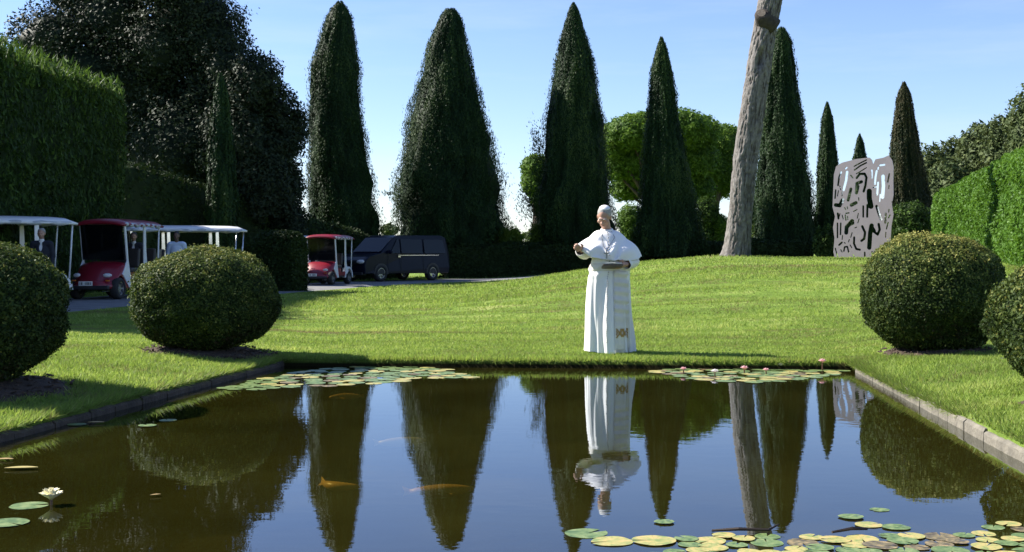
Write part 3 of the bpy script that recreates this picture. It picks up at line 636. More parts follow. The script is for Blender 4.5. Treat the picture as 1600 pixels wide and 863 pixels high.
# ---- clipped round bushes by the pond
def ball_bush(name_label, x, y, rx, ry, zb, h, seed, n=56000, gold=0):
    z0 = hz(x, y); root = empty('clipped_bush', (x, y, z0), label=name_label, cat='bush', group='clipped round bushes beside the pond')
    cz = zb - z0 + h * .47
    def surf(d, f=1.0):
        p = 2.35; k = (np.abs(d[:, 0] ) ** p + np.abs(d[:, 1]) ** p + np.abs(d[:, 2]) ** p) ** (-1 / p)
        nz = .065 * noise(d * 2.3 + seed * 5, seed) + .03 * noise(d * 7 + seed, seed + 1) + .018 * noise(d * 17 + seed, seed + 2)
        rz = np.where(d[:, 2] > 0, h * .53, h * .47)
        q = d * (k * (f + nz))[:, None]; narrow = 1 - .18 * np.clip(-q[:, 2] - .2, 0, 1)
        return np.stack([q[:, 0] * rx * narrow, q[:, 1] * ry * narrow, q[:, 2] * rz + cz], -1)
    d = unit(RNG.normal(0, 1, (n, 3))); f = .97 + .045 * RNG.random(n) + (RNG.random(n) < .06) * .05 * RNG.random(n)
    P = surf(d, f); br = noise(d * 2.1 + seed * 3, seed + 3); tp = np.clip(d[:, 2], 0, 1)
    lo = np.clip((.25 - d[:, 2]), 0, 1); W = .5 + .16 * noise(d * 9, seed + 4) + RNG.normal(0, .1, n) + gold * tp ** 1.5 - .42 * (br > .12) * lo * RNG.random(n) + (RNG.random(n) < .04) * .35  # sun on the tops put into the leaf colour, over their own yellow
    # sparser near the ground where stems show
    keep = RNG.random(n) < 1 - .75 * S((-.62 - d[:, 2]) / .3); A = leaves(P[keep], d[keep], .030, .55, None, .75, W[keep], tri=False)
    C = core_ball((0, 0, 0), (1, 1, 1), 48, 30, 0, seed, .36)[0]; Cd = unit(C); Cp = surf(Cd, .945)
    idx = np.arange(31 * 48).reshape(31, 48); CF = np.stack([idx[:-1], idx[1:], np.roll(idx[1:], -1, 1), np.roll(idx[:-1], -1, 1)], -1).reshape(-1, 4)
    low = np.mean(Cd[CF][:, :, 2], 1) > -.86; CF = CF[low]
    V, F, W = join([A, (Cp, CF, np.full(len(CF), .3))])
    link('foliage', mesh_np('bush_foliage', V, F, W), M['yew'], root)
    mb = MB(); rg = random.Random(seed)
    for i in range(16):
        a = i * .393 + rg.random() * .3; r0 = .08 + .1 * rg.random(); r1 = .45 + .25 * rg.random()
        mb.tube([(math.cos(a) * r0, math.sin(a) * r0, -.06), (math.cos(a) * r1 * .6 * rx, math.sin(a) * r1 * .6 * ry, .1 + .06 * rg.random()), (math.cos(a + .2) * r1 * rx * 1.1, math.sin(a + .2) * r1 * ry * 1.1, cz * .75)], [.022, .016, .008], 6)
    mb.build('stems', M['bark'], root, True)
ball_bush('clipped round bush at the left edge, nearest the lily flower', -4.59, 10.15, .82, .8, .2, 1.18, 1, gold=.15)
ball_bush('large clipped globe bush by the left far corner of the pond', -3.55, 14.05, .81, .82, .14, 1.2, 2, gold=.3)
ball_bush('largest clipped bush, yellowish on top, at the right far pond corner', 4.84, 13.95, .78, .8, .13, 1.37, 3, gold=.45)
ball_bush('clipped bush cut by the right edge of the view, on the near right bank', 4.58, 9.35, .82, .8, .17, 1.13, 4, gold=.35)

# dry litter under the left bushes
def litter(x, y, r, label, n=260):
    V = [(0, 0, hz(x, y) + .03)]; F = []; k = 28; rg = random.Random(int(x * 100))
    for ring in range(1, 5):
        for i in range(k):
            a = 2 * math.pi * i / k; rr = r * ring / 4 * (1 + .12 * rg.uniform(-1, 1)); px, py = rr * math.cos(a), rr * math.sin(a)
            V.append((px, py, hz(x + px, y + py) + (.03 if ring < 4 else -.01) + rg.uniform(0, .012)))
    for i in range(k): F.append((0, 1 + i, 1 + (i + 1) % k))
    for q in range(3):
        for i in range(k): a = 1 + q * k; F.append((a + i, a + k + i, a + k + (i + 1) % k, a + (i + 1) % k))
    mb = MB().add(V, F)
    for i in range(n):
        a = rg.random() * 6.28; rr = r * rg.random() ** .5; px, py = rr * math.cos(a), rr * math.sin(a)
        mb.box((px, py, hz(x + px, y + py) + .04), (rg.uniform(.02, .07), rg.uniform(.01, .025), .008), Euler((rg.uniform(-.4, .4), rg.uniform(-.4, .4), rg.random() * 3)).to_matrix())
    mb.build('leaf_litter', M['mulch'], loc=(x, y, 0), kind='stuff', label=label)
litter(-4.5, 10.05, .85, 'brown dry litter under the left edge bush'); litter(-3.5, 14.0, .78, 'brown dry litter under the left globe bush')
litter(4.83, 13.9, .62, 'dry soil under the largest right bush'); litter(4.5, 9.3, .55, 'dry soil under the right edge bush')

# ------------------------------------------------------------------ pond kerb stones
def kerb(side, label, mname, col, y0, y1):
    fx = Lx if side < 0 else Rx; sg = side
    root = empty('pond_kerb', (float(fx(9.0)), 9.0, 0), label=label, cat='kerb'); m = mat(mname, col, .9, var=.35, scale=7, bump=.8, bscale=25)
    y = y0; rg = random.Random(5 + side); ro = root.location
    while y < y1:
        ln = rg.uniform(.38, .55); ya, yb = y, y + ln - .012; V = []; wd = .075 + rg.uniform(-.012, .012); tp = (.08 if side > 0 else .055) + rg.uniform(-.008, .01)
        pr = [(0, -.12), (0, tp - .02), (.018, tp), (wd - .02, tp + .004), (wd, tp - .01), (wd, -.12)]
        nk = 5; k = len(pr)
        for q in range(nk):
            yy = ya + (yb - ya) * q / (nk - 1)
            for o, z in pr:
                x = float(fx(yy)) + sg * (o - .03) + rg.uniform(-.005, .005); wy = yy + SHEAR * (x + 2.62)
                V.append((x - ro.x, wy - ro.y, z + (rg.uniform(-.006, .006) if z > 0 else 0)))
        F = [tuple(range(k)), tuple(range((nk - 1) * k, nk * k))[::-1]]
        for q in range(nk - 1):
            for i in range(k): F.append((q * k + i, q * k + (i + 1) % k, (q + 1) * k + (i + 1) % k, (q + 1) * k + i))
        MB().add(V, F).build('stone', m, root); y += ln
kerb(1, 'pale lichened stone edging along the right side of the pond', 'lichened_stone', (.15, .135, .105), 4.2, 13.6)
kerb(-1, 'stone edging, coloured dark as in shade, along the left side of the pond', 'shade_darkened_stone', (.06, .045, .033), 4.2, 13.9)  # left stones get a darker colour for the shade they lie in

# ------------------------------------------------------------------ lily pads and flowers
def pad_mesh(seed):
    rg = random.Random(seed); n = 26; notch = rg.uniform(.12, .4); V = [(0.05, 0, 0.0)]; F = []
    cup = rg.uniform(-.01, .015); curl = rg.random() * 6.28
    for ring, rr in ((0, .55), (1, 1.0)):
        for i in range(n + 1):
            a = notch / 2 + (2 * math.pi - notch) * i / n; r = rr * (1 + .03 * math.sin(3 * a + seed) + .02 * rg.uniform(-1, 1))
            z = (.015 * max(0, math.cos(a - curl)) ** 6 * rr ** 3 + .006 * math.sin(5 * a + seed) * rr)
            V.append((r * math.cos(a), r * math.sin(a) * .95, z))
    m1 = n + 1
    for i in range(n): F.append((0, 1 + i, 2 + i)); F.append((1 + i, 1 + m1 + i, 2 + m1 + i, 2 + i))
    b = len(V)
    for i in range(m1): x, y, z = V[1 + m1 + i]; V.append((x * .985, y * .985, z - .012))
    for i in range(n): F.append((1 + m1 + i, b + i, b + i + 1, 2 + m1 + i))
    me = mesh_py('lily_pad', V, F, False); return me
PADM = {c: [pad_mesh(i * 3 + j) for j in range(5)] for i, c in enumerate(('green', 'yellow', 'brown'))}
for c, ms in PADM.items():
    for me in ms: me.materials.append(M['pad_' + c])
PADS = []
def pad(x, y, r, c, label, group, force=False, tilt=.008):
    if not force:
        for px, py, pr in PADS:
            if (px - x) ** 2 + (py - y) ** 2 < ((pr + r) * .80) ** 2: return False
    if inside_pond(np.array([x]), np.array([y]), -r * .7)[0] == False: return False
    PADS.append((x, y, r))
    o = link('lily_pad', random.choice(PADM[c])); o.location = (x, y, .002 + .0016 * (len(PADS) % 4)); s = r; o.scale = (s, s, s)
    o.rotation_euler = (random.uniform(-tilt, tilt), random.uniform(-tilt, tilt), random.random() * 6.28)
    tag(o, label, 'lily pad', group); return True
def inpoly(u, v, P):
    c = False; j = len(P) - 1
    for i in range(len(P)):
        if (P[i][1] > v) != (P[j][1] > v) and u < (P[j][0] - P[i][0]) * (v - P[i][1]) / (P[j][1] - P[i][1]) + P[i][0]: c = not c
        j = i
    return c
def patch(poly, count, r0, r1, where, group, wts):
    W = [at(u, v, z=0) for u, v in poly]; P = [(p.x, p.y) for p in W]; xs = [p[0] for p in P]; ys = [p[1] for p in P]; k = 0; tries = 0
    while k < count and tries < 9000:
        tries += 1; x, y = random.uniform(min(xs), max(xs)), random.uniform(min(ys), max(ys))
        if not inpoly(x, y, P): continue
        c = random.choices(('green', 'yellow', 'brown'), wts)[0]
        fx_ = (x - min(xs)) / (max(xs) - min(xs)); fy_ = (y - min(ys)) / (max(ys) - min(ys)); hp_ = ('far left end', 'left end', 'left half', 'middle', 'right half', 'right end', 'far right end')[min(6, int(fx_ * 7))]; vp_ = 'front' if fy_ < .36 else 'back' if fy_ > .66 else 'centre'
        rr_ = random.uniform(r0, r1); t_ = (rr_ - r0) / (r1 - r0); sz = 'small' if t_ < .33 else 'large' if t_ > .67 else 'middling'; nb = ''
        lab_ = f'{sz} {c if c != "brown" else "brownish"} lily pad at {vp_}, {hp_} of {where}'
        if lab_ in USED:
            nd = min(COLS, key=lambda q: (q[0] - x) ** 2 + (q[1] - y) ** 2); lab_ = f'{sz} {c if c != "brown" else "brownish"} lily pad by a {nd[2]} one, {vp_}, {hp_}, {where[4:]}'
        if pad(x, y, rr_, c, lab_, group): k += 1; USED.add(lab_); COLS.append((x, y, c if c != 'brown' else 'brownish'))
USED = set(); COLS = []
# singles seen clearly
for u, v, r, c, lab in [(45, 791, .095, 'green', 'green lily pad beside the cream water lily flower'), (12, 818, .10, 'green', 'pale green lily pad cut by the left edge near the bottom'),
                        (1330, 809, .062, 'green', 'small green lily pad left of the floating group off the near cluster'), (1374, 797, .05, 'green', 'smallest green lily pad farthest out from the near cluster'),
                        (1357, 821, .066, 'yellow', 'yellow lily pad floating between two green ones'), (1400, 825, .066, 'green', 'green lily pad touching the yellow one off the near cluster'),
                        (1038, 817, .05, 'green', 'half sunken green lily pad in front of the slim cypress reflection'),
                        (916, 834, .10, 'green', 'large green lily pad at the left end of the near cluster'), (956, 847, .095, 'yellow', 'tan yellow lily pad second from the left end of the near cluster'), (1022, 846, .1, 'yellow', 'pale yellow lily pad lit beside the cluster of green pads'),
                        (1068, 580, .05, 'green', 'small lone lily pad at the left end of the far right patch')]:
    p = at(u, v, z=0); pad(p.x, p.y, r, c, lab, 'water lily pads', True)
patch([(1040, 846), (1120, 838), (1200, 836), (1300, 842), (1340, 838), (1450, 838), (1520, 826), (1600, 816), (1660, 818), (1690, 900), (1000, 900), (1030, 860)], 92, .05, .085, 'the near cluster', 'water lily pads', (5, 4, 2))
patch([(345, 607), (420, 590), (500, 577), (600, 571), (690, 575), (735, 590), (650, 593), (590, 600), (460, 606), (380, 610)], 118, .075, .11, 'the far left patch', 'water lily pads', (5, 3, 1.2))
patch([(1008, 582), (1060, 576), (1110, 573), (1290, 574), (1322, 579), (1290, 589), (1240, 595), (1180, 599), (1120, 597), (1060, 589)], 104, .075, .11, 'the far right patch', 'water lily pads', (5, 3, .8))
for u, v, lab in ((640, 594, 'stray lily pad just off the front of the far left patch'), (712, 592, 'stray lily pad off the right tip of the far left patch'), (120, 664, 'leftmost stray lily pad floating against the left bank kerb'), (230, 666, 'pale stray lily pad near the left bank, front one of two'), (262, 657, 'stray lily pad near the left bank, back one of two')):
    p = at(u, v, z=0); pad(p.x, p.y, .07, 'green', lab, 'water lily pads')

def petal(L, W, cup):
    V = []; F = []
    for i in range(5):
        t = i / 4; w_ = W * math.sin(math.pi * min(.98, .12 + t * .86)) ** .8 * (1 if t < .98 else .1)
        for s_ in (-1, 0, 1): V.append((L * t * math.cos(cup * t * .6), s_ * w_ / 2, L * .85 * math.sin(cup * t) * .6 + (abs(s_)) * w_ * .25))
    for i in range(4):
        for j in (0, 1): F.append((i * 3 + j, i * 3 + j + 1, i * 3 + j + 4, i * 3 + j + 3))
    return V, F
def flower(x, y, r, m, label, stalk=0, split=False):
    root = empty('water_lily_flower', (x, y, .01), label=label, cat='flower', group='water lily flowers'); mb = MB(); z = stalk + .01
    for ring, (n, tilt, ln) in enumerate(((9, .12, 1.0), (8, .5, .97), (6, .95, .88))):
        V, F = petal(r * ln, r * .45, .9)
        me = mesh_py('petal', V, F, True); me.materials.append(M[m])
        for i in range(n):
            rot = Euler((0, -tilt, 0)).to_matrix(); rz = Euler((0, 0, 2 * math.pi * (i + ring * .5) / n + random.uniform(-.1, .1))).to_matrix()
            if split:
                o = link('petal', me, parent=root, loc=(0, 0, z)); o.rotation_euler = (rz @ rot).to_euler()
                if not o.modifiers: o.modifiers.new('thickness', 'SOLIDIFY').thickness = .0015
            else: mb.add([(rz @ rot @ Vector(v)) + Vector((0, 0, z)) for v in V], F)
    if not split: o = mb.build('petals', M[m], root, True); o.modifiers.new('thickness', 'SOLIDIFY').thickness = .0015
    MB().ell((0, 0, z + r * .22), (r * .2, r * .2, r * .22), 8, 5).build('flower_centre', M['pad_yellow'], root, True)
    MB().tube([(0, 0, -.3), (0, 0, z)], [.006, .007], 6).build('stalk', M['stem'], root)
p = at(80, 789, z=0); flower(p.x, p.y, .078, 'petal_cream', 'open cream water lily flower beside a green pad at lower left', .005, True)
for u, v, m, st, r, lab in [(1285, 580, 'petal_pink', .07, .055, 'pink water lily bud standing on a stalk at the far right corner'), (1163, 584, 'petal_pink', .02, .055, 'pink water lily in the middle of the far right patch'),
                            (1117, 588, 'petal_white', .01, .055, 'white water lily at the front left of the far right patch'), (1197, 585, 'petal_pink', .01, .045, 'small pink water lily right of the middle of the far right patch'),
                            (1220, 577, 'petal_cream', .015, .05, 'pale cream water lily at the back of the far right patch'), (1068, 584, 'petal_pink', .015, .045, 'dull pink bud at the left of the far right patch')]:
    p = at(u, v, z=0); flower(p.x, p.y, r, m, lab, st)

# floating debris
def twig(u, v, pts, label):
    p = at(u, v, z=0); MB().tube(pts, [.006, .009, .007, .003][:len(pts)], 6).build('twig', M['twig'], loc=(p.x, p.y, .008), label=label, cat='twig')
twig(1112, 832, [(0, 0, 0), (.12, -.02, .012), (.26, -.01, .006), (.32, .04, .02)], 'dark wet twig floating at the front of the near lily pads')
twig(1300, 838, [(0, 0, .01), (.1, .03, .02), (.18, .07, .01)], 'short dark twig among the near lily pads')
def dead_leaf(u, v, L, W, rz, label, m='leaf_dead'):
    p = at(u, v, z=0); V = []; F = []
    for i in range(7):
        t = i / 6; w_ = W * math.sin(math.pi * min(.97, max(.03, t))) ** .7
        for s_ in (-1, 0, 1): V.append((L * (t - .5), s_ * w_ / 2, .003 + (.05 * abs(s_) + .05 * math.sin(t * 3)) * W))
    for i in range(6):
        for j in (0, 1): F.append((i * 3 + j, i * 3 + j + 1, i * 3 + j + 4, i * 3 + j + 3))
    o = MB().add(V, F).build('fallen_leaf', M[m], loc=(p.x, p.y, .006), label=label, cat='leaf', group='fallen leaves floating on the pond'); o.rotation_euler.z = rz; o.modifiers.new('thickness', 'SOLIDIFY').thickness = .002
dead_leaf(33, 734, .19, .06, .12, 'long yellowish leaf floating near the left edge', 'pad_yellow'); dead_leaf(8, 720, .1, .04, .0, 'small pale leaf at the very left edge of the water')
dead_leaf(243, 776, .055, .018, .5, 'tiny pale leaf floating left of the centre'); dead_leaf(150, 662, .12, .04, .1, 'pale leaf floating against the left bank')

# koi just under the surface
def koi(u, v, L, rz, m, label, depth=.05, bend=.1):
    p = at(u, v, z=-depth); root = empty('koi_fish', (p.x, p.y, -depth), rz, label=label, cat='fish', group='koi swimming in the pond')
    pts = []; rs = []
    for i in range(9):
        t = i / 8; pts.append((L * (t - .5), bend * L * math.sin(t * 3.0), 0)); rs.append(L * .11 * (math.sin(math.pi * (t * .88 + .06)) ** .8) + .003)
    mb = MB().tube(pts, rs, 12)
    for q in mb.v: q.z *= .85
    mb.build('body', M[m], root, True)
    MB().add([(L * .46, bend * L * .1, .01), (L * .62, -.05 * L, .03), (L * .58, .02 * L, 0), (L * .62, .09 * L, -.02), (L * .46, bend * L * .15, -.01)], [(0, 1, 2), (2, 3, 4), (0, 2, 4)]).build('tail_fin', M[m], root)
    for s_ in (-1, 1): MB().add([(-L * .22, s_ * L * .08, 0), (-L * .12, s_ * L * .22, -.01), (-L * .06, s_ * L * .18, -.005)], [(0, 1, 2)]).build('side_fin', M[m], root)
koi(690, 766, .36, R(192), 'koi_orange', 'orange koi swimming in the broadest cypress reflection', .04, .05)
koi(535, 757, .26, R(150), 'koi_orange', 'orange koi bending in the tall left cypress reflection', .035, .25)
koi(628, 690, .34, R(200), 'koi_pale', 'pale koi in the bright sky reflection', .04, .06)
koi(540, 620, .3, R(20), 'koi_orange', 'dim orange koi near the far left lily pads', .06, .08)

# ------------------------------------------------------------------ leaning pine trunk
def pine_trunk():
    D = 34.5; rows = [(404, 1121, 1174), (396, 1127, 1173), (380, 1131, 1174), (330, 1137, 1177), (250, 1144, 1185), (180, 1154, 1196), (100, 1166, 1207), (40, 1176, 1216), (0, 1183, 1224), (-80, 1200, 1236), (-200, 1228, 1258), (-330, 1250, 1272)]
    zs = np.array([wz(r[0], D) for r in rows]); cx = np.array([wx((r[1] + r[2]) / 2, D) for r in rows]); rr = np.array([(r[2] - r[1]) / 2 * D / FPX for r in rows])
    x0 = cx[0]; z0 = hz(x0, D); root = empty('leaning_pine_tree', (x0, D, z0), label='tall bare leaning pine trunk with grey plated bark on the lawn mound', cat='pine tree')
    nz, na = 420, 110; Z = np.linspace(zs[0] - .25, zs[-1], nz); C = np.interp(Z, zs, cx); Rr = np.interp(Z, zs, rr); a = np.linspace(0, 2 * math.pi, na, endpoint=False)
    ZZ, AA = np.meshgrid(Z, a, indexing='ij'); q = np.stack([np.cos(AA) * 4.2, np.sin(AA) * 4.2, ZZ * 2.1], -1)
    # bark plates: ridged cells from warped noise
    q = q + .5 * np.stack([noise(q * 1.7, 1), noise(q * 1.7, 2), noise(q * 1.7, 3)], -1); n1 = np.abs(noise(q, 4)); n2 = np.abs(noise(q * 2.1, 5)); n3 = noise(q * 5, 6)
    plate = np.minimum(n1 * 3.2, 1) * .6 + np.minimum(n2 * 2.6, 1) * .4
    flare = .10 * np.exp(-(ZZ - zs[0]) / .35) * (1 + .5 * np.sin(AA * 5 + .6))
    rad = Rr[:, None] * .9 + .055 * (plate - .75) + .008 * n3 + flare * .6
    # knot hollow and swelling near the top
    kz = wz(95, D); kd = np.exp(-(((AA - R(262)) / .3) ** 2 + ((ZZ - kz) / .26) ** 2)); kr = np.exp(-(((AA - R(262)) / .5) ** 2 + ((ZZ - kz) / .4) ** 2)); rad = rad + .10 * kr - .3 * kd
    V = np.stack([C[:, None] + np.cos(AA) * rad - x0, np.sin(AA) * rad, ZZ - z0], -1).reshape(-1, 3); idx = np.arange(nz * na).reshape(nz, na)
    F = np.stack([idx[:-1], np.roll(idx[:-1], -1, 1), np.roll(idx[1:], -1, 1), idx[1:]], -1).reshape(-1, 4)
    W = ((plate[:-1] + plate[1:]) / 2).reshape(-1) * .9 + RNG.normal(0, .06, F.shape[0])
    m, t, b, N, L = node_mat('pine_bark'); at_ = N('ShaderNodeAttribute'); at_.attribute_name = 'var'; tc = N('ShaderNodeTexCoord'); n = N('ShaderNodeTexNoise'); n.inputs['Scale'].default_value = 9; n.inputs['Detail'].default_value = 8
    L(tc.outputs['Object'], n.inputs['Vector']); r1 = N('ShaderNodeValToRGB'); r1.color_ramp.elements[0].color = (.05, .04, .035, 1); r1.color_ramp.elements[1].color = (.2, .185, .175, 1); r1.color_ramp.elements[1].position = .8
    L(at_.outputs['Fac'], r1.inputs[0]); mx = N('ShaderNodeMixRGB'); mx.blend_type = 'MULTIPLY'; mx.inputs[0].default_value = .8
    r2 = N('ShaderNodeValToRGB'); r2.color_ramp.elements[0].position = .3; r2.color_ramp.elements[0].color = (.5, .47, .45, 1); r2.color_ramp.elements[1].position = .65; L(n.outputs['Fac'], r2.inputs[0]); L(r1.outputs[0], mx.inputs[1]); L(r2.outputs[0], mx.inputs[2]); L(mx.outputs[0], b.inputs['Base Color'])
    b.inputs['Roughness'].default_value = .95; bp = N('ShaderNodeBump'); bp.inputs['Distance'].default_value = .03; bp.inputs['Strength'].default_value = .9; L(n.outputs['Fac'], bp.inputs['Height']); L(bp.outputs[0], b.inputs['Normal'])
    M['pine_bark'] = m; link('trunk', mesh_np('trunk', V, F, W, True), m, root)
    # sawn branch stub at upper left
    sz = wz(28, D) - z0; sx = float(np.interp(wz(28, D), zs, cx)) - x0
    sx += .04; MB().tube([(sx + .1, -.1, sz - .3), (sx - .18, -.2, sz - .08), (sx - .27, -.37, sz + .03), (sx - .275, -.40, sz + .05)], [.3, .26, .2, .15], 16).build('branch_stub', m, root, True)
    MB().tube([(sx - .274, -.395, sz + .048), (sx - .279, -.415, sz + .058)], [.12, .115], 16).build('sawn_face', mat('sawn_wood', (.15, .12, .095), .8, var=.35, scale=14), root)
    tx, tz = float(cx[-1]) - x0, float(zs[-1]) - z0; bl = []
    for i in range(9):
        a = i * .7; r = 0 if i == 0 else 2.6; bl.append(((x0 + tx + r * math.cos(a), D + r * math.sin(a), z0 + tz + 1.6 + .3 * math.sin(i * 2)), (1.7, 1.7, .9)))
    link('crown', crown(bl, 12000, .25, 'pine', (x0, D, z0), seed=71), M['pine'], root)
    mb = MB()
    for i in range(1, 9): c = bl[i][0]; mb.tube([(tx, 0, tz - .8), (tx + (c[0] - x0 - tx) * .5, (c[1] - D) * .5, tz + .3), (c[0] - x0, c[1] - D, c[2] - z0)], [.2, .13, .06], 7)
    mb.build('limbs', m, root, True)
pine_trunk()

# ------------------------------------------------------------------ perforated steel panel
def panel():
    D = 39.6; x0, z0 = wx(1302, D), wz(410, D); s = D / FPX
    root = empty('perforated_metal_panel', (wx(1348, D), D, hz(wx(1348, D), D)), label='tall lilac grey steel panel cut through with curling openings on the lawn', cat='sculpture'); root.rotation_euler.z = R(-32); root.scale = (.86 / math.cos(R(32)), 1, 1)
    k = 0.2143  # photo px per px of my enlarged reading (560 px wide = 120 px)
    def q(x, y): return np.array([(x * k + 1290 - 1302) * s, (410 - (y * k + 235)) * s])
    outl = [(62, 170), (78, 110), (120, 85), (180, 72), (225, 62), (320, 55), (338, 75), (345, 108), (362, 70), (420, 60), (455, 45), (480, 80), (490, 130), (488, 230), (490, 330), (478, 400), (490, 470), (475, 560), (470, 660), (468, 820), (75, 820), (58, 740), (66, 640), (55, 560), (70, 480), (52, 410), (56, 300)]
    O = np.array([q(*p) for p in outl])
    ST = [  # strokes: points, half width (reading px)
        ([(115, 155), (100, 190), (92, 250)], 7), ([(158, 155), (150, 220), (132, 285)], 10), ([(210, 115), (255, 92), (298, 72)], 5), ([(212, 142), (255, 112), (298, 92)], 6), ([(225, 170), (262, 150), (298, 128)], 4),
        ([(228, 200), (250, 172), (285, 172), (298, 200), (290, 260), (278, 300)], 9), ([(262, 230), (230, 240), (226, 310)], 12), ([(240, 262), (232, 300)], 9), ([(186, 280), (176, 320), (166, 362)], 11),
        ([(338, 150), (338, 205)], 5), ([(370, 155), (362, 200), (358, 248)], 8), ([(395, 115), (425, 112)], 7), ([(382, 130), (380, 142)], 6), ([(415, 195), (418, 265), (412, 345)], 13), ([(460, 180), (448, 240)], 6), ([(380, 240), (374, 325)], 8),
        ([(345, 275), (366, 270)], 4), ([(75, 285), (70, 345)], 6), ([(95, 290), (88, 330)], 4), ([(395, 325), (392, 375)], 5), ([(458, 262), (456, 285)], 4), ([(75, 395), (105, 400), (125, 360)], 14), ([(190, 398), (222, 382)], 13),
        ([(318, 300), (318, 350), (330, 410)], 19), ([(305, 400), (303, 485)], 8), ([(275, 408), (275, 485)], 7), ([(206, 445), (230, 432)], 4), ([(370, 410), (385, 460), (402, 505)], 10), ([(150, 458), (172, 455)], 5), ([(90, 458), (95, 495)], 8), ([(98, 490), (106, 460)], 4),
        ([(130, 500), (122, 470)], 4), ([(145, 470), (150, 508)], 5), ([(162, 480), (164, 505)], 4), ([(240, 460), (232, 495)], 3), ([(245, 500), (236, 530)], 3), ([(435, 465), (432, 530)], 8), ([(458, 435), (456, 455)], 4), ([(465, 475), (455, 495)], 5), ([(452, 530), (440, 575)], 5), ([(436, 600), (434, 635)], 4),
        ([(88, 530), (88, 635)], 6), ([(112, 530), (110, 612)], 6), ([(195, 515), (155, 560), (152, 600)], 15), ([(180, 540), (200, 530)], 12), ([(268, 555), (288, 600), (282, 645), (262, 660)], 9), ([(210, 635), (208, 680), (225, 720), (250, 725)], 8), ([(195, 600), (185, 635)], 4),
        ([(335, 550), (325, 600), (318, 710)], 16), ([(335, 560), (352, 590)], 14), ([(385, 540), (392, 580), (378, 615), (358, 600)], 9), ([(100, 690), (120, 672)], 7), ([(138, 672), (145, 678)], 4), ([(168, 668), (175, 650)], 4),
        ([(135, 735), (140, 705), (160, 702), (170, 745)], 6), ([(72, 715), (88, 775)], 5), ([(112, 725), (122, 742)], 4), ([(180, 690), (192, 710)], 4), ([(200, 760), (215, 785)], 4), ([(286, 745), (286, 788)], 6), ([(338, 742), (342, 788)], 6), ([(355, 770), (368, 772)], 5),
        ([(405, 708), (430, 708), (430, 690)], 9), ([(120, 795), (120, 815)], 4), ([(190, 780), (186, 812)], 3), ([(228, 790), (228, 815)], 3), ([(215, 565), (228, 560)], 3), ([(160, 410), (162, 425)], 4), ([(140, 415), (150, 432)], 3), ([(242, 345), (244, 365)], 4), ([(105, 255), (112, 285)], 3), ([(185, 180), (200, 200)], 5), ([(148, 130), (156, 122)], 6), ([(335, 148), (337, 156)], 6), ([(122, 300), (122, 330)], 3), ([(125, 620), (122, 650)], 4), ([(478, 382), (486, 382)], 4)]
    g = .016; W_, H_ = 94 * s, 172 * s; nx, nz = int(W_ / g) + 4, int(H_ / g) + 4
    X, Z = np.meshgrid(-.03 + np.arange(nx) * g, -.05 + np.arange(nz) * g, indexing='ij')
    def seg(ax, ay, bx, by):
        vx, vy = bx - ax, by - ay; t = np.clip(((X - ax) * vx + (Z - ay) * vy) / (vx * vx + vy * vy + 1e-12), 0, 1); return np.hypot(X - ax - t * vx, Z - ay - t * vy)
    ins = np.zeros(X.shape, bool); d = np.full(X.shape, 1e9); n = len(O)
    for i in range(n):
        a, b = O[i], O[(i + 1) % n]; d = np.minimum(d, seg(*a, *b)); c = (a[1] > Z) != (b[1] > Z); ins ^= c & (X < (b[0] - a[0]) * (Z - a[1]) / (b[1] - a[1] + 1e-12) + a[0])
    Fd = np.where(ins, d, -d)      # >0 solid
    for pts, hw in ST:
        P = [q(*p) for p in pts]; r = max(hw * k * s, .017)
        for a, b in zip(P[:-1], P[1:]): Fd = np.minimum(Fd, seg(*a, *b) - r)
    # marching squares polygons, front and back, with walls
    V = []; F = []; vid = {}; th = .03
    def vert(key, p):
        if key not in vid: vid[key] = len(V); V.append((p[0], -th / 2, p[1])); V.append((p[0], th / 2, p[1]))
        return vid[key]
    org = np.array([root.location.x, root.location.z])
    def pt(i, j): return np.array([X[i, j] + x0, Z[i, j] + z0]) - org
    for i in range(nx - 1):
        for j in range(nz - 1):
            cs = [(i, j), (i + 1, j), (i + 1, j + 1), (i, j + 1)]; vals = [Fd[c] for c in cs]
            if max(vals) <= 0: continue
            poly = []; cut = []
            for a in range(4):
                c0, c1 = cs[a], cs[(a + 1) % 4]; v0, v1 = vals[a], vals[(a + 1) % 4]
                if v0 > 0: poly.append(vert(('c',) + c0, pt(*c0)))
                if (v0 > 0) != (v1 > 0):
                    t = v0 / (v0 - v1); kk = ('e',) + tuple(sorted((c0, c1))); e = vert(kk, pt(*c0) * (1 - t) + pt(*c1) * t); poly.append(e); cut.append(e)
            if len(poly) >= 3:
                F.append(tuple(poly)); F.append(tuple(v + 1 for v in poly[::-1]))
                if len(cut) == 2: F.append((cut[0], cut[1], cut[1] + 1, cut[0] + 1))
    link('cut_steel_sheet', mesh_py('cut_steel_sheet', V, F), M['sculpture'], root)
    mb = MB()
    for u in (1318, 1348, 1380): mb.box((wx(u, D) - root.location.x, .25, -.02), (.12, .5, .05))
    mb.box((0, .12, -.03), (1.85, .16, .05)); mb.build('base_feet', M['sculpture'], root)
panel()

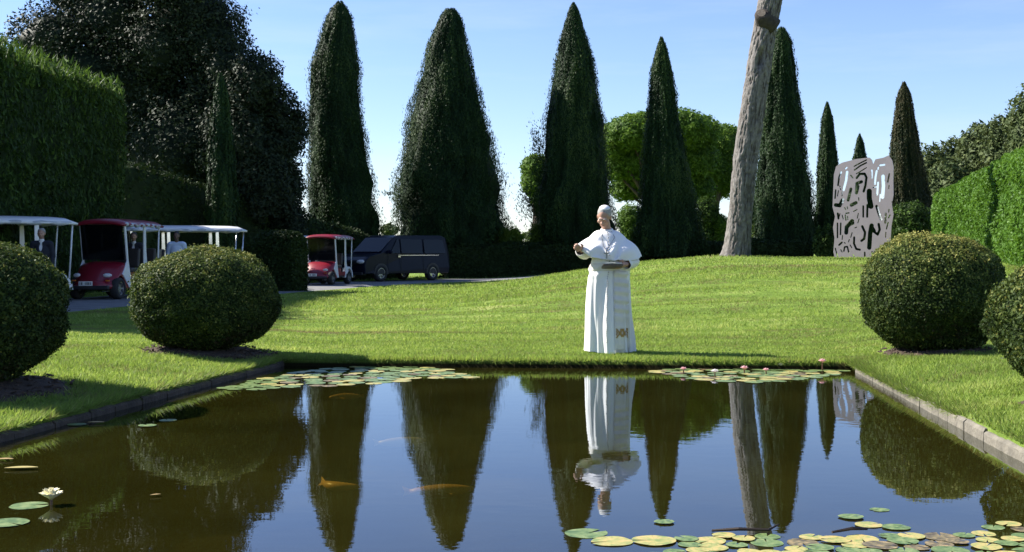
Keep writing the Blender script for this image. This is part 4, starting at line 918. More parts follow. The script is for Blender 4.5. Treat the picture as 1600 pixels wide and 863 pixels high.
# ------------------------------------------------------------------ bodies: one continuous surface from blended limbs
def sdf_mesh(name, prims, h, pad=.03, k=.02):
    """prims: ('c', a, b, ra, rb) tapered capsule, ('e', centre, radii, euler) ellipsoid, optional last item '-' to carve. Surface nets."""
    lo = np.full(3, 1e9); hi = -lo
    for p in prims:
        if p[0] == 'c': r = max(p[3], p[4]); q = np.array([p[1], p[2]]); lo = np.minimum(lo, q.min(0) - r); hi = np.maximum(hi, q.max(0) + r)
        else: r = max(p[2]); lo = np.minimum(lo, np.array(p[1]) - r); hi = np.maximum(hi, np.array(p[1]) + r)
    lo -= pad; hi += pad; n = np.ceil((hi - lo) / h).astype(int) + 1; Fv = np.full(n, 1.0, np.float32)
    ax = [lo[i] + np.arange(n[i]) * h for i in range(3)]
    for p in prims:
        if p[0] == 'c': r = max(p[3], p[4]); q = np.array([p[1], p[2]]); a, b = q.min(0) - r, q.max(0) + r
        else: r = max(p[2]); a, b = np.array(p[1]) - r, np.array(p[1]) + r
        a = a - k * 2 - h; b = b + k * 2 + h; i0 = np.clip(((a - lo) / h).astype(int), 0, n - 1); i1 = np.clip(((b - lo) / h).astype(int) + 2, 1, n)
        X, Y, Z = np.meshgrid(*[ax[i][i0[i]:i1[i]] for i in range(3)], indexing='ij'); P = np.stack([X, Y, Z], -1)
        if p[0] == 'c':
            A = np.array(p[1]); B = np.array(p[2]); v = B - A; t = np.clip(((P - A) @ v) / max(v @ v, 1e-9), 0, 1); d = np.linalg.norm(P - A - t[..., None] * v, axis=-1) - (p[3] + (p[4] - p[3]) * t)
        else:
            Q = P - np.array(p[1])
            if len(p) > 3 and p[3] is not None: Q = Q @ np.array(Euler(p[3]).to_matrix())
            rr = np.array(p[2]); l = np.linalg.norm(Q / rr, axis=-1); l2 = np.linalg.norm(Q / rr ** 2, axis=-1); d = l * (l - 1) / np.maximum(l2, 1e-6)
        sl = tuple(slice(i0[i], i1[i]) for i in range(3)); f = Fv[sl]; kk = k
        if p[-1] == '-': hh = np.clip(.5 - .5 * (f + d) / .008, 0, 1); Fv[sl] = f * (1 - hh) - d * hh + .008 * hh * (1 - hh)
        else: hh = np.clip(.5 + .5 * (d - f) / kk, 0, 1); Fv[sl] = d * (1 - hh) + f * hh - kk * hh * (1 - hh)
    s = Fv < 0; acc = np.zeros(tuple(n - 1) + (3,)); cnt = np.zeros(tuple(n - 1))
    cor = [(i, j, k_) for i in (0, 1) for j in (0, 1) for k_ in (0, 1)]
    g = lambda A, c: A[c[0]:n[0] - 1 + c[0], c[1]:n[1] - 1 + c[1], c[2]:n[2] - 1 + c[2]]
    for c in cor:
        for d_ in range(3):
            if c[d_]: continue
            e = list(c); e[d_] = 1; f0, f1 = g(Fv, c), g(Fv, e); cr = g(s, c) != g(s, e); t = np.where(cr, f0 / np.where(cr, f0 - f1, 1), 0)
            for a in range(3): acc[..., a] += np.where(cr, c[a] + (t if a == d_ else 0), 0)
            cnt += cr
    act = cnt > 0; ids = np.full(act.shape, -1); ids[act] = np.arange(act.sum()); I = np.argwhere(act); V = lo + (I + acc[act] / cnt[act][:, None]) * h; Fs = []
    for d_ in range(3):
        a, b = [q for q in range(3) if q != d_]; sl0 = [slice(1, n[q] - 1) for q in range(3)]; sl0[d_] = slice(0, n[d_] - 1); sl1 = list(sl0); sl1[d_] = slice(1, n[d_]); s0, s1 = s[tuple(sl0)], s[tuple(sl1)]
        E = np.argwhere(s0 != s1); fl = s0[tuple(E.T)]; E = E + 1; E[:, d_] -= 1
        def cell(da, db): C = E.copy(); C[:, a] -= da; C[:, b] -= db; return ids[tuple(C.T)]
        q = np.stack([cell(1, 1), cell(0, 1), cell(0, 0), cell(1, 0)], -1); flip = (~fl) if d_ != 1 else fl; q[flip] = q[flip][:, ::-1]; Fs.append(q)
    return mesh_np(name, V, np.concatenate(Fs), smooth=True)
def hand_prims(w, d, up, side, curl=1.0, sc=1.0):
    """palm and five unequal bent fingers; w wrist, d hand direction, up back of hand, side thumb side"""
    w, d, up, side = [np.array(x, float) for x in (w, d, up, side)]; d = d / np.linalg.norm(d); side = side - d * (side @ d); side /= np.linalg.norm(side); up = np.cross(side, d); up /= np.linalg.norm(up)
    if up[2] < -.9: pass
    P = [('c', tuple(w), tuple(w + d * .08 * sc + side * .012), .024 * sc, .02 * sc), ('c', tuple(w + d * .02), tuple(w + d * .08 * sc - side * .02), .022 * sc, .018 * sc)]
    for i, (o, L) in enumerate(((.032, .068), (.011, .078), (-.010, .072), (-.031, .056))):
        p = w + d * .085 * sc + side * o * sc; dirn = d.copy(); r = .0095 * sc
        for q, fr in enumerate((.45, .32, .25)):
            an = curl * (.5 + .35 * q + .08 * i); dirn = d * math.cos(an) - up * math.sin(an); e = p + dirn * L * fr * sc; P.append(('c', tuple(p), tuple(e), r, r * .9)); p = e; r *= .9
    t0 = w + d * .025 * sc + side * .024 * sc; t1 = t0 + (d * .6 + side * .7 - up * .2 * curl) * .04 * sc; t2 = t1 + (d * .9 + side * .1 - up * .5 * curl) * .033 * sc
    return P + [('c', tuple(t0), tuple(t1), .013 * sc, .011 * sc), ('c', tuple(t1), tuple(t2), .011 * sc, .009 * sc)]
def head_prims(c, rot, sc=1.0):
    m = Euler(rot).to_matrix(); e = lambda p: tuple(Vector(c) + m @ (Vector(p) * sc)); E = lambda p, r, *a: ('e', e(p), tuple(np.array(r) * sc), rot, *a)
    return [E((0, .015, .03), (.076, .095, .09)), E((0, -.02, -.035), (.062, .072, .075)), E((0, -.05, -.085), (.036, .034, .03)), E((0, -.082, .022), (.05, .018, .014)),
            ('c', e((0, -.088, .012)), e((0, -.108, -.028)), .010 * sc, .014 * sc), E((.014, -.096, -.032), (.012, .012, .010)), E((-.014, -.096, -.032), (.012, .012, .010)),
            E((.078, .012, -.008), (.012, .022, .033)), E((-.078, .012, -.008), (.012, .022, .033)), E((.045, -.058, -.03), (.026, .024, .026)), E((-.045, -.058, -.03), (.026, .024, .026)),
            E((0, -.083, -.06), (.024, .012, .007)), E((0, -.080, -.071), (.02, .012, .007)), E((.031, -.092, .002), (.018, .014, .011), '-'), E((-.031, -.092, .002), (.018, .014, .011), '-'),
            E((.031, -.078, .002), (.013, .013, .011)), E((-.031, -.078, .002), (.013, .013, .011))]

# ---- the man in white
def catrom(P, t):
    n = len(P); i = min(int(t * (n - 1)), n - 2); f = t * (n - 1) - i; p = [P[max(i - 1, 0)], P[i], P[i + 1], P[min(i + 2, n - 1)]]
    return .5 * (2 * p[1] + (p[2] - p[0]) * f + (2 * p[0] - 5 * p[1] + 4 * p[2] - p[3]) * f * f + (3 * p[1] - p[0] - 3 * p[2] + p[3]) * f ** 3)
def man_in_white():
    X0, Y0 = 1.16, 14.72; Z0 = hz(X0, Y0)
    root = empty('person', (X0, Y0, Z0), label='man in long white robe, short cape and white skullcap, holding a book', cat='person')
    HC = (-.05, -.07, 1.635); HR = (R(34), R(5), R(-16))
    Wr, El = (-.335, -.2, 1.245), (-.27, .0, 1.17); Wl, Ll = (.20, -.215, 1.065), (.3, .03, 1.12)
    P = [('e', (0, .03, 1.27), (.19, .125, .2)), ('e', (0, .0, 1.05), (.19, .16, .17)), ('e', (0, .02, .92), (.18, .14, .13)), ('c', (-.12, .02, 1.37), (.12, .02, 1.37), .06, .06),
         ('c', (-.005, .02, 1.43), (-.035, -.035, 1.57), .058, .054), ('c', (-.15, .02, 1.34), El, .055, .045), ('c', El, Wr, .042, .027), ('c', (.15, .02, 1.34), Ll, .055, .045), ('c', Ll, Wl, .042, .027),
         ('c', (-.09, .02, .9), (-.1, .01, .5), .085, .06), ('c', (-.1, .01, .5), (-.1, .03, .09), .052, .036), ('c', (.09, .02, .9), (.1, .01, .5), .085, .06), ('c', (.1, .01, .5), (.1, .03, .09), .052, .036),
         ('c', (-.1, .04, .045), (-.12, -.13, .035), .042, .034), ('c', (.1, .04, .045), (.12, -.13, .035), .042, .034)]
    P += head_prims(HC, HR, 1.0)
    P += hand_prims(Wr, (-.35, -.9, .02), (0, 0, 1), (.75, -.2, .65), 1.35)
    P += hand_prims(Wl, (-.75, -.42, -.12), (.2, -.8, .3), (0, -.25, 1), .55)
    link('body', sdf_mesh('body', P, .0065, k=.014), M['skin'], root)
    # hair: close crop round sides and back
    me = sdf_mesh('hair', [('e', tuple(Vector(HC) + Euler(HR).to_matrix() @ Vector((0, .027, .04))), (.083, .095, .092), HR), ('e', tuple(Vector(HC) + Euler(HR).to_matrix() @ Vector((0, -.09, -.03))), (.1, .075, .1), HR, '-'), ('e', tuple(Vector(HC) + Euler(HR).to_matrix() @ Vector((0, -.02, -.12))), (.11, .12, .09), HR, '-')], .007, k=.006)
    link('hair', me, M['hair_grey'], root)
    mt = Euler(HR).to_matrix(); V = []; F = []; nu, nv = 32, 8
    for j in range(nv + 1):
        for i in range(nu):
            a = 2 * math.pi * i / nu; ph = (j / nv) * .86 if j < nv else .88; r = .092 if j < nv else .088
            q = Vector((math.sin(ph) * math.cos(a) * r * .98, math.sin(ph) * math.sin(a) * r * 1.12, math.cos(ph) * r * 1.02)); V.append(Vector(HC) + mt @ (Euler((R(-14), 0, 0)).to_matrix() @ q + Vector((0, .03, .04))))
    for j in range(nv):
        for i in range(nu): F.append((j * nu + i, (j + 1) * nu + i, (j + 1) * nu + (i + 1) % nu, j * nu + (i + 1) % nu))
    o = MB().add(V, F).build('skullcap', M['cape'], root, True); o.modifiers.new('thickness', 'SOLIDIFY').thickness = .004
    e_ = lambda p: Vector(HC) + mt @ Vector(p)
    for s_ in (-1, 1): MB().tube([e_((s_ * .052, -.083, .024)), e_((s_ * .033, -.096, .03)), e_((s_ * .014, -.098, .025))], [.004, .006, .004], 6).build('eyebrow', M['hair_grey'], root, True)
    MB().tube([e_((-.024, -.096, -.066)), e_((0, -.1, -.064)), e_((.024, -.096, -.066))], [.002, .003, .002], 6).build('mouth', mat('lips', (.28, .11, .09), .5), root, True)
    # robe
    nz, na = 90, 240; zk = [.0, .4, .8, 1.02, 1.12, 1.22, 1.34, 1.42, 1.455]; cxk = [0, .002, .012, .022, .035, .03, .01, 0, -.005]; wk = [.275, .262, .254, .24, .226, .218, .2, .15, .07]; dk = [.25, .215, .2, .205, .21, .19, .15, .11, .07]
    def robe_pt(z, a, off=0.0):
        cx = np.interp(z, zk, cxk); wx_ = np.interp(z, zk, wk) + off; dx = np.interp(z, zk, dk) + off; g_ = np.clip((1.05 - z) / 1.05, 0, 1)
        n1 = np.sin(a * 9 + 1.1 * np.sin(a * 2 + z * 1.4) + .8) ; n2 = np.sin(a * 17 + 2.3 * np.sin(a * 3) + z * 2); n3 = noise(np.stack([np.cos(a) * 3.2, np.sin(a) * 3.2, z * .8 + a * 0], -1), 14)
        n4 = 1 - 2 * np.abs(noise(np.stack([np.cos(a) * 4.3 + .5 * z, np.sin(a) * 4.3, z * .55 + a * 0], -1), 27)); n5 = noise(np.stack([np.cos(a) * 9, np.sin(a) * 9, z * 1.6 + a * 0], -1), 28)
        fold = g_ ** .7 * (.008 * n1 + .004 * n2 + .052 * n3 + .034 * n4 + .016 * n5); wr = .006 * np.sin(z * 55 + a * 3 + 3 * n3) * np.exp(-((z - 1.0) / .12) ** 2)
        front = np.exp(-((np.mod(a, 2 * math.pi) - R(262)) / .17) ** 2) * g_ * .075 * S((z - .05) / .6 + .3)
        r = 1 + 0 * a; c, s_ = np.cos(a), np.sin(a); sx = np.sign(c) * np.abs(c) ** .9; sy = np.sign(s_) * np.abs(s_) ** .9
        return np.stack([cx + sx * (wx_ + fold + wr), .01 + sy * (dx + fold + wr) + np.sin(a) * front, z + 0 * a], -1)
    Z = np.linspace(0, 1, nz) ** 1.0 * 1.455; a = np.linspace(0, 2 * math.pi, na, endpoint=False); ZZ, AA = np.meshgrid(Z, a, indexing='ij')
    Pn = robe_pt(ZZ.ravel(), AA.ravel()).reshape(nz, na, 3)
    Pn[0, :, 2] = .012 + .015 * noise(np.stack([np.cos(a) * 2.5, np.sin(a) * 2.5, a * 0], -1), 3)
    idx = np.arange(nz * na).reshape(nz, na); F = np.stack([idx[:-1], np.roll(idx[:-1], -1, 1), np.roll(idx[1:], -1, 1), idx[1:]], -1).reshape(-1, 4)
    link('robe', mesh_np('robe', Pn.reshape(-1, 3), F, smooth=True), M['robe'], root)
    # sleeves
    def sleeve(pts, rs, seed):
        P_ = np.array(pts, float); n = 40; mb = MB(); C = [Vector(catrom(P_, i / (n - 1))) for i in range(n)]; Rr = [float(np.interp(i / (n - 1), np.linspace(0, 1, len(rs)), rs)) for i in range(n)]
        mb.tube(C, Rr, 28, False)
        for i, v in enumerate(mb.v):
            c = C[i // 28]; nn = noise(np.array([[v.x * 9 + seed, v.y * 9, v.z * 22]]), 5)[0] * .009 + .004 * math.sin(i // 28 * 1.1 + seed); v += (v - c).normalized() * nn
        o = mb.build('sleeve', M['robe'], root, True); o.modifiers.new('thickness', 'SOLIDIFY').thickness = .006
    sleeve([(-.14, .02, 1.34), (-.24, .01, 1.22), (-.29, -.08, 1.205), (-.345, -.2, 1.225)], [.055, .075, .08, .062], 1)
    sleeve([(.15, .02, 1.33), (.27, .03, 1.18), (.30, -.03, 1.10), (.205, -.2, 1.07)], [.05, .068, .078, .058], 4)
    # cape draped over both arms
    ang = [0, 45, 90, 135, 180, 205, 230, 268, 305, 335]
    bot = [(.405, -.02, 1.155), (.30, .15, 1.13), (.02, .23, 1.12), (-.24, .16, 1.14), (-.36, -.05, 1.225), (-.345, -.2, 1.235), (-.23, -.29, 1.165), (0, -.30, 1.12), (.21, -.25, 1.115), (.35, -.14, 1.13)]
    mid = [(.225, 0, 1.375), (.17, .1, 1.375), (0, .14, 1.37), (-.16, .1, 1.38), (-.225, -.02, 1.395), (-.21, -.09, 1.385), (-.14, -.15, 1.36), (0, -.175, 1.335), (.13, -.145, 1.345), (.2, -.08, 1.36)]
    def per(K, a):
        A = np.array([R(q) for q in ang] + [2 * math.pi]); Kc = np.array(K + [K[0]]); i = np.clip(np.searchsorted(A, a, 'right') - 1, 0, len(ang) - 1); f = (a - A[i]) / (A[i + 1] - A[i]); f = f[:, None]
        n = len(K); g_ = lambda q: np.array(K)[q % n]; p0, p1, p2, p3 = g_(i - 1), g_(i), g_(i + 1), g_(i + 2); return .5 * (2 * p1 + (p2 - p0) * f + (2 * p0 - 5 * p1 + 4 * p2 - p3) * f * f + (3 * p1 - p0 - 3 * p2 + p3) * f ** 3)
    na = 200; ns = 44; a = np.linspace(0, 2 * math.pi, na, endpoint=False); Bt, Md = per(bot, a), per(mid, a); Tp = np.stack([-.012 + .068 * np.cos(a), .0 + .07 * np.sin(a) - .005, 1.475 + .012 * np.sin(a)], -1); rows = []
    for s_ in np.linspace(0, 1, ns):
        if s_ < .42: t = s_ / .42; q = Tp * (1 - t) + Md * t; q[:, 2] += .028 * math.sin(math.pi * t)
        else: t = (s_ - .42) / .58; q = Md * (1 - t) + Bt * t; q[:, 2] += .012 * math.sin(math.pi * t); q[:, :2] *= 1 + .10 * math.sin(math.pi * t)
        am = S((s_ - .2) / .8) ; f = am * (.015 * np.sin(a * 9 + 2.5 * np.sin(2 * a)) + .04 * noise(np.stack([np.cos(a) * 3.5, np.sin(a) * 3.5, a * 0 + s_ * 1.2], -1), 8)); q[:, 0] += np.cos(a) * f; q[:, 1] += np.sin(a) * f
        w_ = .018 * np.sin(s_ * 13 + a * 4 + 3 * noise(np.stack([np.cos(a) * 2, np.sin(a) * 2, a * 0], -1), 4)) * am; q[:, 2] += w_ * .4; q[:, 1] += np.sin(a) * w_
        rows.append(q)
    Pn = np.array(rows); idx = np.arange(ns * na).reshape(ns, na); F = np.stack([idx[1:], np.roll(idx[1:], -1, 1), np.roll(idx[:-1], -1, 1), idx[:-1]], -1).reshape(-1, 4)
    o = link('cape', mesh_np('cape', Pn.reshape(-1, 3), F, smooth=True), M['cape'], root); o.modifiers.new('thickness', 'SOLIDIFY').thickness = .006
    mb = MB(); n = 30; mb.tube([(-.012 + .064 * math.cos(2 * math.pi * i / n), -.008 + .066 * math.sin(2 * math.pi * i / n), 1.482 + .014 * math.sin(2 * math.pi * i / n)) for i in range(n + 1)], .014, 8, False); mb.build('collar', M['cape'], root, True)
    # buttons down the front
    mb = MB()
    for i in range(38):
        z = 1.10 - i * .026; a_ = R(264) - .02 * math.sin(i); p = robe_pt(np.array([z]), np.array([a_]), .003)[0]; mb.ell(p, (.008, .005, .008), 8, 5)
    fa = int(268 / 360 * na)
    for i in range(9): p = Pn[int(6 + i * 4), fa]; mb.ell(p + np.array([0, -.008, 0]), (.008, .005, .008), 8, 5)
    mb.build('buttons', M['button'], root, True, kind='stuff')
    # sash: band and hanging end with gold emblem
    V = []; F = []; k = 96
    for j, z in enumerate((.985, 1.0, 1.03, 1.06, 1.075)):
        V += [tuple(q) for q in robe_pt(np.full(k, z), np.linspace(0, 2 * math.pi, k, endpoint=False), .010 if j in (1, 2, 3) else .004)]
    for j in range(4):
        for i in range(k): F.append((j * k + i, j * k + (i + 1) % k, (j + 1) * k + (i + 1) % k, (j + 1) * k + i))
    MB().add(V, F).build('sash_band', M['sash'], root, True)
    def panel_pts(x0, x1, z0, z1, nx, nzz, off, wav=.008):
        V = []; F = []
        for j in range(nzz):
            z = z0 + (z1 - z0) * j / (nzz - 1)
            for i in range(nx):
                x = x0 + (x1 - x0) * i / (nx - 1) + .01 * (1 - z); aa = math.atan2(-1, .001); lo_, hi_ = R(270), R(358)
                for _ in range(22):
                    m_ = (lo_ + hi_) / 2
                    if robe_pt(np.array([z]), np.array([m_]))[0][0] < x: lo_ = m_
                    else: hi_ = m_
                q = robe_pt(np.array([z]), np.array([lo_]))[0]; V.append((x, q[1] - off - wav * math.sin(z * 60 + x * 8) * (1 if z > .45 else .3), z))
        for j in range(nzz - 1):
            for i in range(nx - 1): F.append((j * nx + i, j * nx + i + 1, (j + 1) * nx + i + 1, (j + 1) * nx + i))
        return V, F
    def sheet(name, m, args, th=.004): o = MB().add(*panel_pts(*args)).build(name, m, root, True); o.modifiers.new('thickness', 'SOLIDIFY').thickness = th; return o
    pn = sheet('sash_end', M['sash'], (.055, .235, .05, .99, 10, 76, .014))
    em = MB(); V, F = panel_pts(.062, .228, .19, .30, 21, 11, .020, .001)
    # woven crest: shield, crossed keys and side tassels as raised gold patches
    def crest(i, j):   # 20 x 10 cells: shield in the middle, crossed keys, tasselled sides
        x = (i + .5) / 20 * 2 - 1; z = (j + .5) / 10 * 2 - 1
        return (abs(x) < .26 and z > -.9 + abs(x) * 1.2 and not (abs(x) < .08 and -.1 < z < .5)) or abs(abs(x) - abs(z) * .55 - .3) < .12 or (.62 < abs(x) < .95 and z > -.55 and (i + j) % 3 != 0)
    keep = [f for q, f in enumerate(F) if crest(q % 20, q // 20)]
    o = em.add(V, keep).build('gold_crest', M['gold'], pn, False); o.modifiers.new('thickness', 'SOLIDIFY').thickness = .003
    mb = MB()
    for i in range(26):
        x = .06 + i * .0067; q = panel_pts(x, x + .001, .012, .05, 2, 2, .014, 0)[0]; mb.tube([q[2], q[0]], .0025, 5)
    mb.build('fringe', M['sash'], pn, kind='stuff')
    # pectoral cross on a cord
    ci = lambda deg, r_: Vector(Pn[r_, int(deg / 360 * na)]) + Vector((0, -.01, 0))
    L1 = [ci(235, 2), ci(243, 14), ci(254, 26)]; R1 = [ci(305, 2), ci(292, 14), ci(268, 26)]; ctr = ci(262, 33)
    ch = MB().tube(L1 + [ctr], .003, 6).tube(R1 + [ctr], .003, 6).build('cord', M['silver'], root)
    MB().box(ctr + Vector((0, -.008, -.045)), (.012, .006, .10)).box(ctr + Vector((0, -.0105, -.03)), (.062, .006, .012)).build('cross', M['silver'], root)
    # thing held: a book (its own object)
    bk = empty('open_book', (X0 + .03, Y0 - .29, Z0 + 1.055), R(6), label='dark brown open book held in the left hand of the man in white', cat='book')
    rx = Euler((R(-14), 0, 0)).to_matrix()
    MB().box((0, 0, -.012), (.235, .15, .028), rx, .005).build('cover', M['book'], bk)
    for s_ in (-1, 1): MB().box((s_ * .054, 0, .008), (.104, .138, .014), Euler((R(-14), R(4 * s_), 0)).to_matrix(), .004).build('page_block', M['page'], bk)
man_in_white()

# ---- men by the carts
def person(x, y, rz, label, top, top_m, trousers_m, hair_m, skin_m, seated=False, z0=None, tie=True):
    zz = hz(x, y) if z0 is None else z0; root = empty('person', (x, y, zz), rz, label=label, cat='person')
    dz = -.42 if seated else 0; hp = [('e', (0, .02, 1.22 + dz), (.17, .11, .22)), ('e', (0, .02, .98 + dz), (.16, .12, .14)), ('c', (-.16, .02, 1.42 + dz), (.16, .02, 1.42 + dz), .06, .06), ('c', (0, .02, 1.45 + dz), (0, .0, 1.57 + dz), .056, .052)]
    arms = [('c', (s_ * .19, .02, 1.41 + dz), (s_ * .235, .04, 1.14 + dz), .052, .042) for s_ in (-1, 1)] + [('c', (s_ * .235, .04, 1.14 + dz), (s_ * (.16 if seated else .22), -.2 if seated else -.06, (.98 if seated else .9) + dz), .04, .028) for s_ in (-1, 1)]
    hands = []
    for s_ in (-1, 1): hands += hand_prims((s_ * (.16 if seated else .22), -.2 if seated else -.06, (.98 if seated else .9) + dz), (0, -.8, -.2) if seated else (0, -.15, -1), (0, 0, 1) if seated else (s_, 0, 0), (-s_, 0, 0) if seated else (0, -1, 0), .5)
    if seated: legs = [('c', (s_ * .1, .0, .5), (s_ * .12, -.42, .5), .085, .06) for s_ in (-1, 1)] + [('c', (s_ * .12, -.42, .5), (s_ * .12, -.45, .08), .055, .04) for s_ in (-1, 1)]; feet = [('c', (s_ * .12, -.42, .04), (s_ * .13, -.6, .035), .045, .035) for s_ in (-1, 1)]
    else: legs = [('c', (s_ * .09, .02, .92), (s_ * .1, .0, .5), .09, .06) for s_ in (-1, 1)] + [('c', (s_ * .1, .0, .5), (s_ * .1, .03, .1), .055, .04) for s_ in (-1, 1)]; feet = [('c', (s_ * .1, .04, .045), (s_ * .12, -.14, .035), .045, .035) for s_ in (-1, 1)]
    link('body', sdf_mesh('body', hp + arms + legs + feet + hands + head_prims((0, -.02, 1.66 + dz), (R(6), 0, 0)), .012, k=.02), M[skin_m], root)
    gr = lambda pr, q: [(p[0], p[1], p[2], p[3] + q, p[4] + q) if p[0] == 'c' else (p[0], p[1], tuple(np.array(p[2]) + q)) for p in pr]
    neck_cut = ('e', (0, -.16, 1.40 + dz), (.055, .12, .17), None, '-')
    link(top, sdf_mesh(top, gr(hp[:3] + arms, .022) + ([neck_cut] if tie else []), .014, k=.02), M[top_m], root)
    if tie: link('shirt', sdf_mesh('shirt', gr(hp[:3], .008) + [('c', (0, .01, 1.45 + dz), (0, .0, 1.5 + dz), .066, .062)], .014, k=.02), M['shirt_white'], root)
    link('trousers', sdf_mesh('trousers', gr(legs, .016) + [('e', (0, .02, .95 + dz), (.175, .135, .12))], .016, k=.02), M[trousers_m], root)
    link('shoes', sdf_mesh('shoes', gr(feet, .010), .014, k=.02), M['rubber'], root)
    link('hair', sdf_mesh('hair', [('e', (0, .005, 1.70 + dz), (.086, .105, .092)), ('e', (0, -.1, 1.63 + dz), (.11, .085, .1), None, '-')], .012, k=.006), M[hair_m], root)
    return root

# ------------------------------------------------------------------ carts and van
def wheel(parent, x, y, r, w_, spokes=7, out=1):
    t = MB(); n = 28; prof = [(r * .62, -w_ / 2), (r * .9, -w_ / 2), (r, -w_ * .32), (r, w_ * .32), (r * .9, w_ / 2), (r * .62, w_ / 2)]
    V = []; F = []
    for i in range(n):
        a = 2 * math.pi * i / n
        for (q, o) in prof: V.append((o, math.cos(a) * q, math.sin(a) * q))
    k = len(prof)
    for i in range(n):
        for j in range(k): F.append((i * k + j, ((i + 1) % n) * k + j, ((i + 1) % n) * k + (j + 1) % k, i * k + (j + 1) % k))
    we = link('wheel', None, parent=parent, loc=(x, y, r)); t.add(V, F).build('tyre', M['rubber'], we, True)
    rm = MB()
    for i in range(spokes):
        a = 2 * math.pi * i / spokes; rm.box((out * w_ * .22, math.cos(a) * r * .33, math.sin(a) * r * .33), (.02, r * .5, r * .13), Euler((a, 0, 0)).to_matrix())
    rm.prism([(r * .14 * math.cos(b), r * .14 * math.sin(b)) for b in [i * .5236 for i in range(12)]], out * w_ * .12, out * w_ * .34)
    N_ = 28; ring = []; RF = []
    for i in range(N_):
        a = 2 * math.pi * i / N_
        for q, o in ((r * .62, -.4), (r * .62, .42), (r * .55, .42), (r * .55, -.4)): ring.append((out * o * w_, math.cos(a) * q, math.sin(a) * q))
    for i in range(N_):
        for j in range(4): RF.append((i * 4 + j, ((i + 1) % N_) * 4 + j, ((i + 1) % N_) * 4 + (j + 1) % 4, i * 4 + (j + 1) % 4))
    rm.add(ring, RF).build('rim', M['alloy'], we)
def cart(x, y, rz, label, paint, roof, L=3.0, rows=2, plate=True, zoff=0, white_sides=True):
    """front towards -y, built about the centre of the footprint"""
    root = empty('golf_cart', (x, y, hz(x, y) + .03), rz, label=label, cat='golf cart', group='parked golf carts'); W = 1.24; f, b = -L / 2, L / 2; hw = W / 2
    wheel(root, -hw + .09, f + .48, .27, .2, out=-1); wheel(root, hw - .09, f + .48, .27, .2); wheel(root, -hw + .09, b - .42, .27, .2, out=-1); wheel(root, hw - .09, b - .42, .27, .2)
    MB().box((0, 0, .30), (W - .34, L - .3, .12), None, .02).box((0, (f + .8 + b - .75) / 2, .33), (W - .06, L - 1.75, .06), None, .01).build('chassis', M['black_plastic'], root)
    # nose: sloping cowl with rounded plan and fenders
    V = []; F = []; nx, ny = 17, 12
    for j in range(ny):
        t = j / (ny - 1)
        for i in range(nx):
            s_ = i / (nx - 1) * 2 - 1; yy = f + .02 + .95 * t + .16 * (abs(s_) ** 2.5) * (1 - t); top = .42 + .50 * S(t * 1.12) ** .8 - .10 * abs(s_) ** 4 * (1 - t * .6) + .045 * (1 - s_ * s_) * math.sin(t * 3); wd = (hw - .03) * (1 - .12 * (1 - t) ** 2)
            V.append((s_ * wd, yy, top))
    nt_ = len(V)
    for j in range(ny - 1):
        for i in range(nx - 1): F.append((j * nx + i, j * nx + i + 1, (j + 1) * nx + i + 1, (j + 1) * nx + i))
    # front skirt down
    for i in range(nx): v = V[i]; V.append((v[0] * .98, v[1] + .03, .27))
    for i in range(nx - 1): F.append((i, nt_ + i, nt_ + i + 1, i + 1))
    # sides of the cowl with wheel arch
    for s_, ii in ((-1, 0), (1, nx - 1)):
        b0 = len(V)
        for j in range(ny):
            v = V[j * nx + ii]; dy = v[1] - (f + .48); arch = .27 + math.sqrt(max(0, .33 ** 2 - dy * dy)) if abs(dy) < .33 else .27; V.append((v[0], v[1], min(arch, v[2] - .02)))
        for j in range(ny - 1): F.append((j * nx + ii, (j + 1) * nx + ii, b0 + j + 1, b0 + j))
    MB().add(V, F).build('cowl', M[paint], root, True)
    MB().box((0, f + .02, .30), (W * .86, .1, .1), None, .03).build('front_bumper', M['black_plastic'], root)
    for s_ in (-1, 1):
        MB().ell((s_ * .40, f + .2, .60), (.11, .07, .05), 12, 7, Euler((.5, 0, s_ * .35)).to_matrix()).build('headlight', M['lens'], root, True)
        MB().box((s_ * .44, f + .13, .47), (.1, .05, .035), None, .008).build('indicator', M['orange_lens'], root)
    if plate:
        pl = MB().box((-.05, f - .035, .40), (.36, .014, .11), None, .004).build('licence_plate', M['plate'], root)
        mb = MB()
        for i in range(7):
            if i != 2: mb.box((-.19 + i * .046, f - .0435, .40), (.026 if i % 3 else .014, .003, .062))
        mb.build('plate_characters', M['ink'], pl)
    MB().box((0, f + .97, .74), (W - .1, .10, .30), None, .03).build('dashboard', M['black_plastic'], root)
    # roof
    RV = []; RF = []; nx, ny = 15, 17; zr = 1.93; y0, y1 = f + .55, b + .12
    for j in range(ny):
        for i in range(nx):
            s_, t = i / (nx - 1) * 2 - 1, j / (ny - 1) * 2 - 1; e = max(abs(s_) ** 6, abs(t) ** 14); RV.append((s_ * (hw + .04), y0 + (y1 - y0) * (t + 1) / 2, zr + .10 * (1 - s_ ** 2 * .6) * (1 - .15 * t * t) - .10 * e))
    for j in range(ny - 1):
        for i in range(nx - 1): RF.append((j * nx + i, j * nx + i + 1, (j + 1) * nx + i + 1, (j + 1) * nx + i))
    o = MB().add(RV, RF).build('roof', M[roof], root, True); md = o.modifiers.new('thickness', 'SOLIDIFY'); md.thickness = .05
    # pillars: shaped white side panels, leaning, wide at the foot
    pm = M['white_paint'] if white_sides else M['chrome']
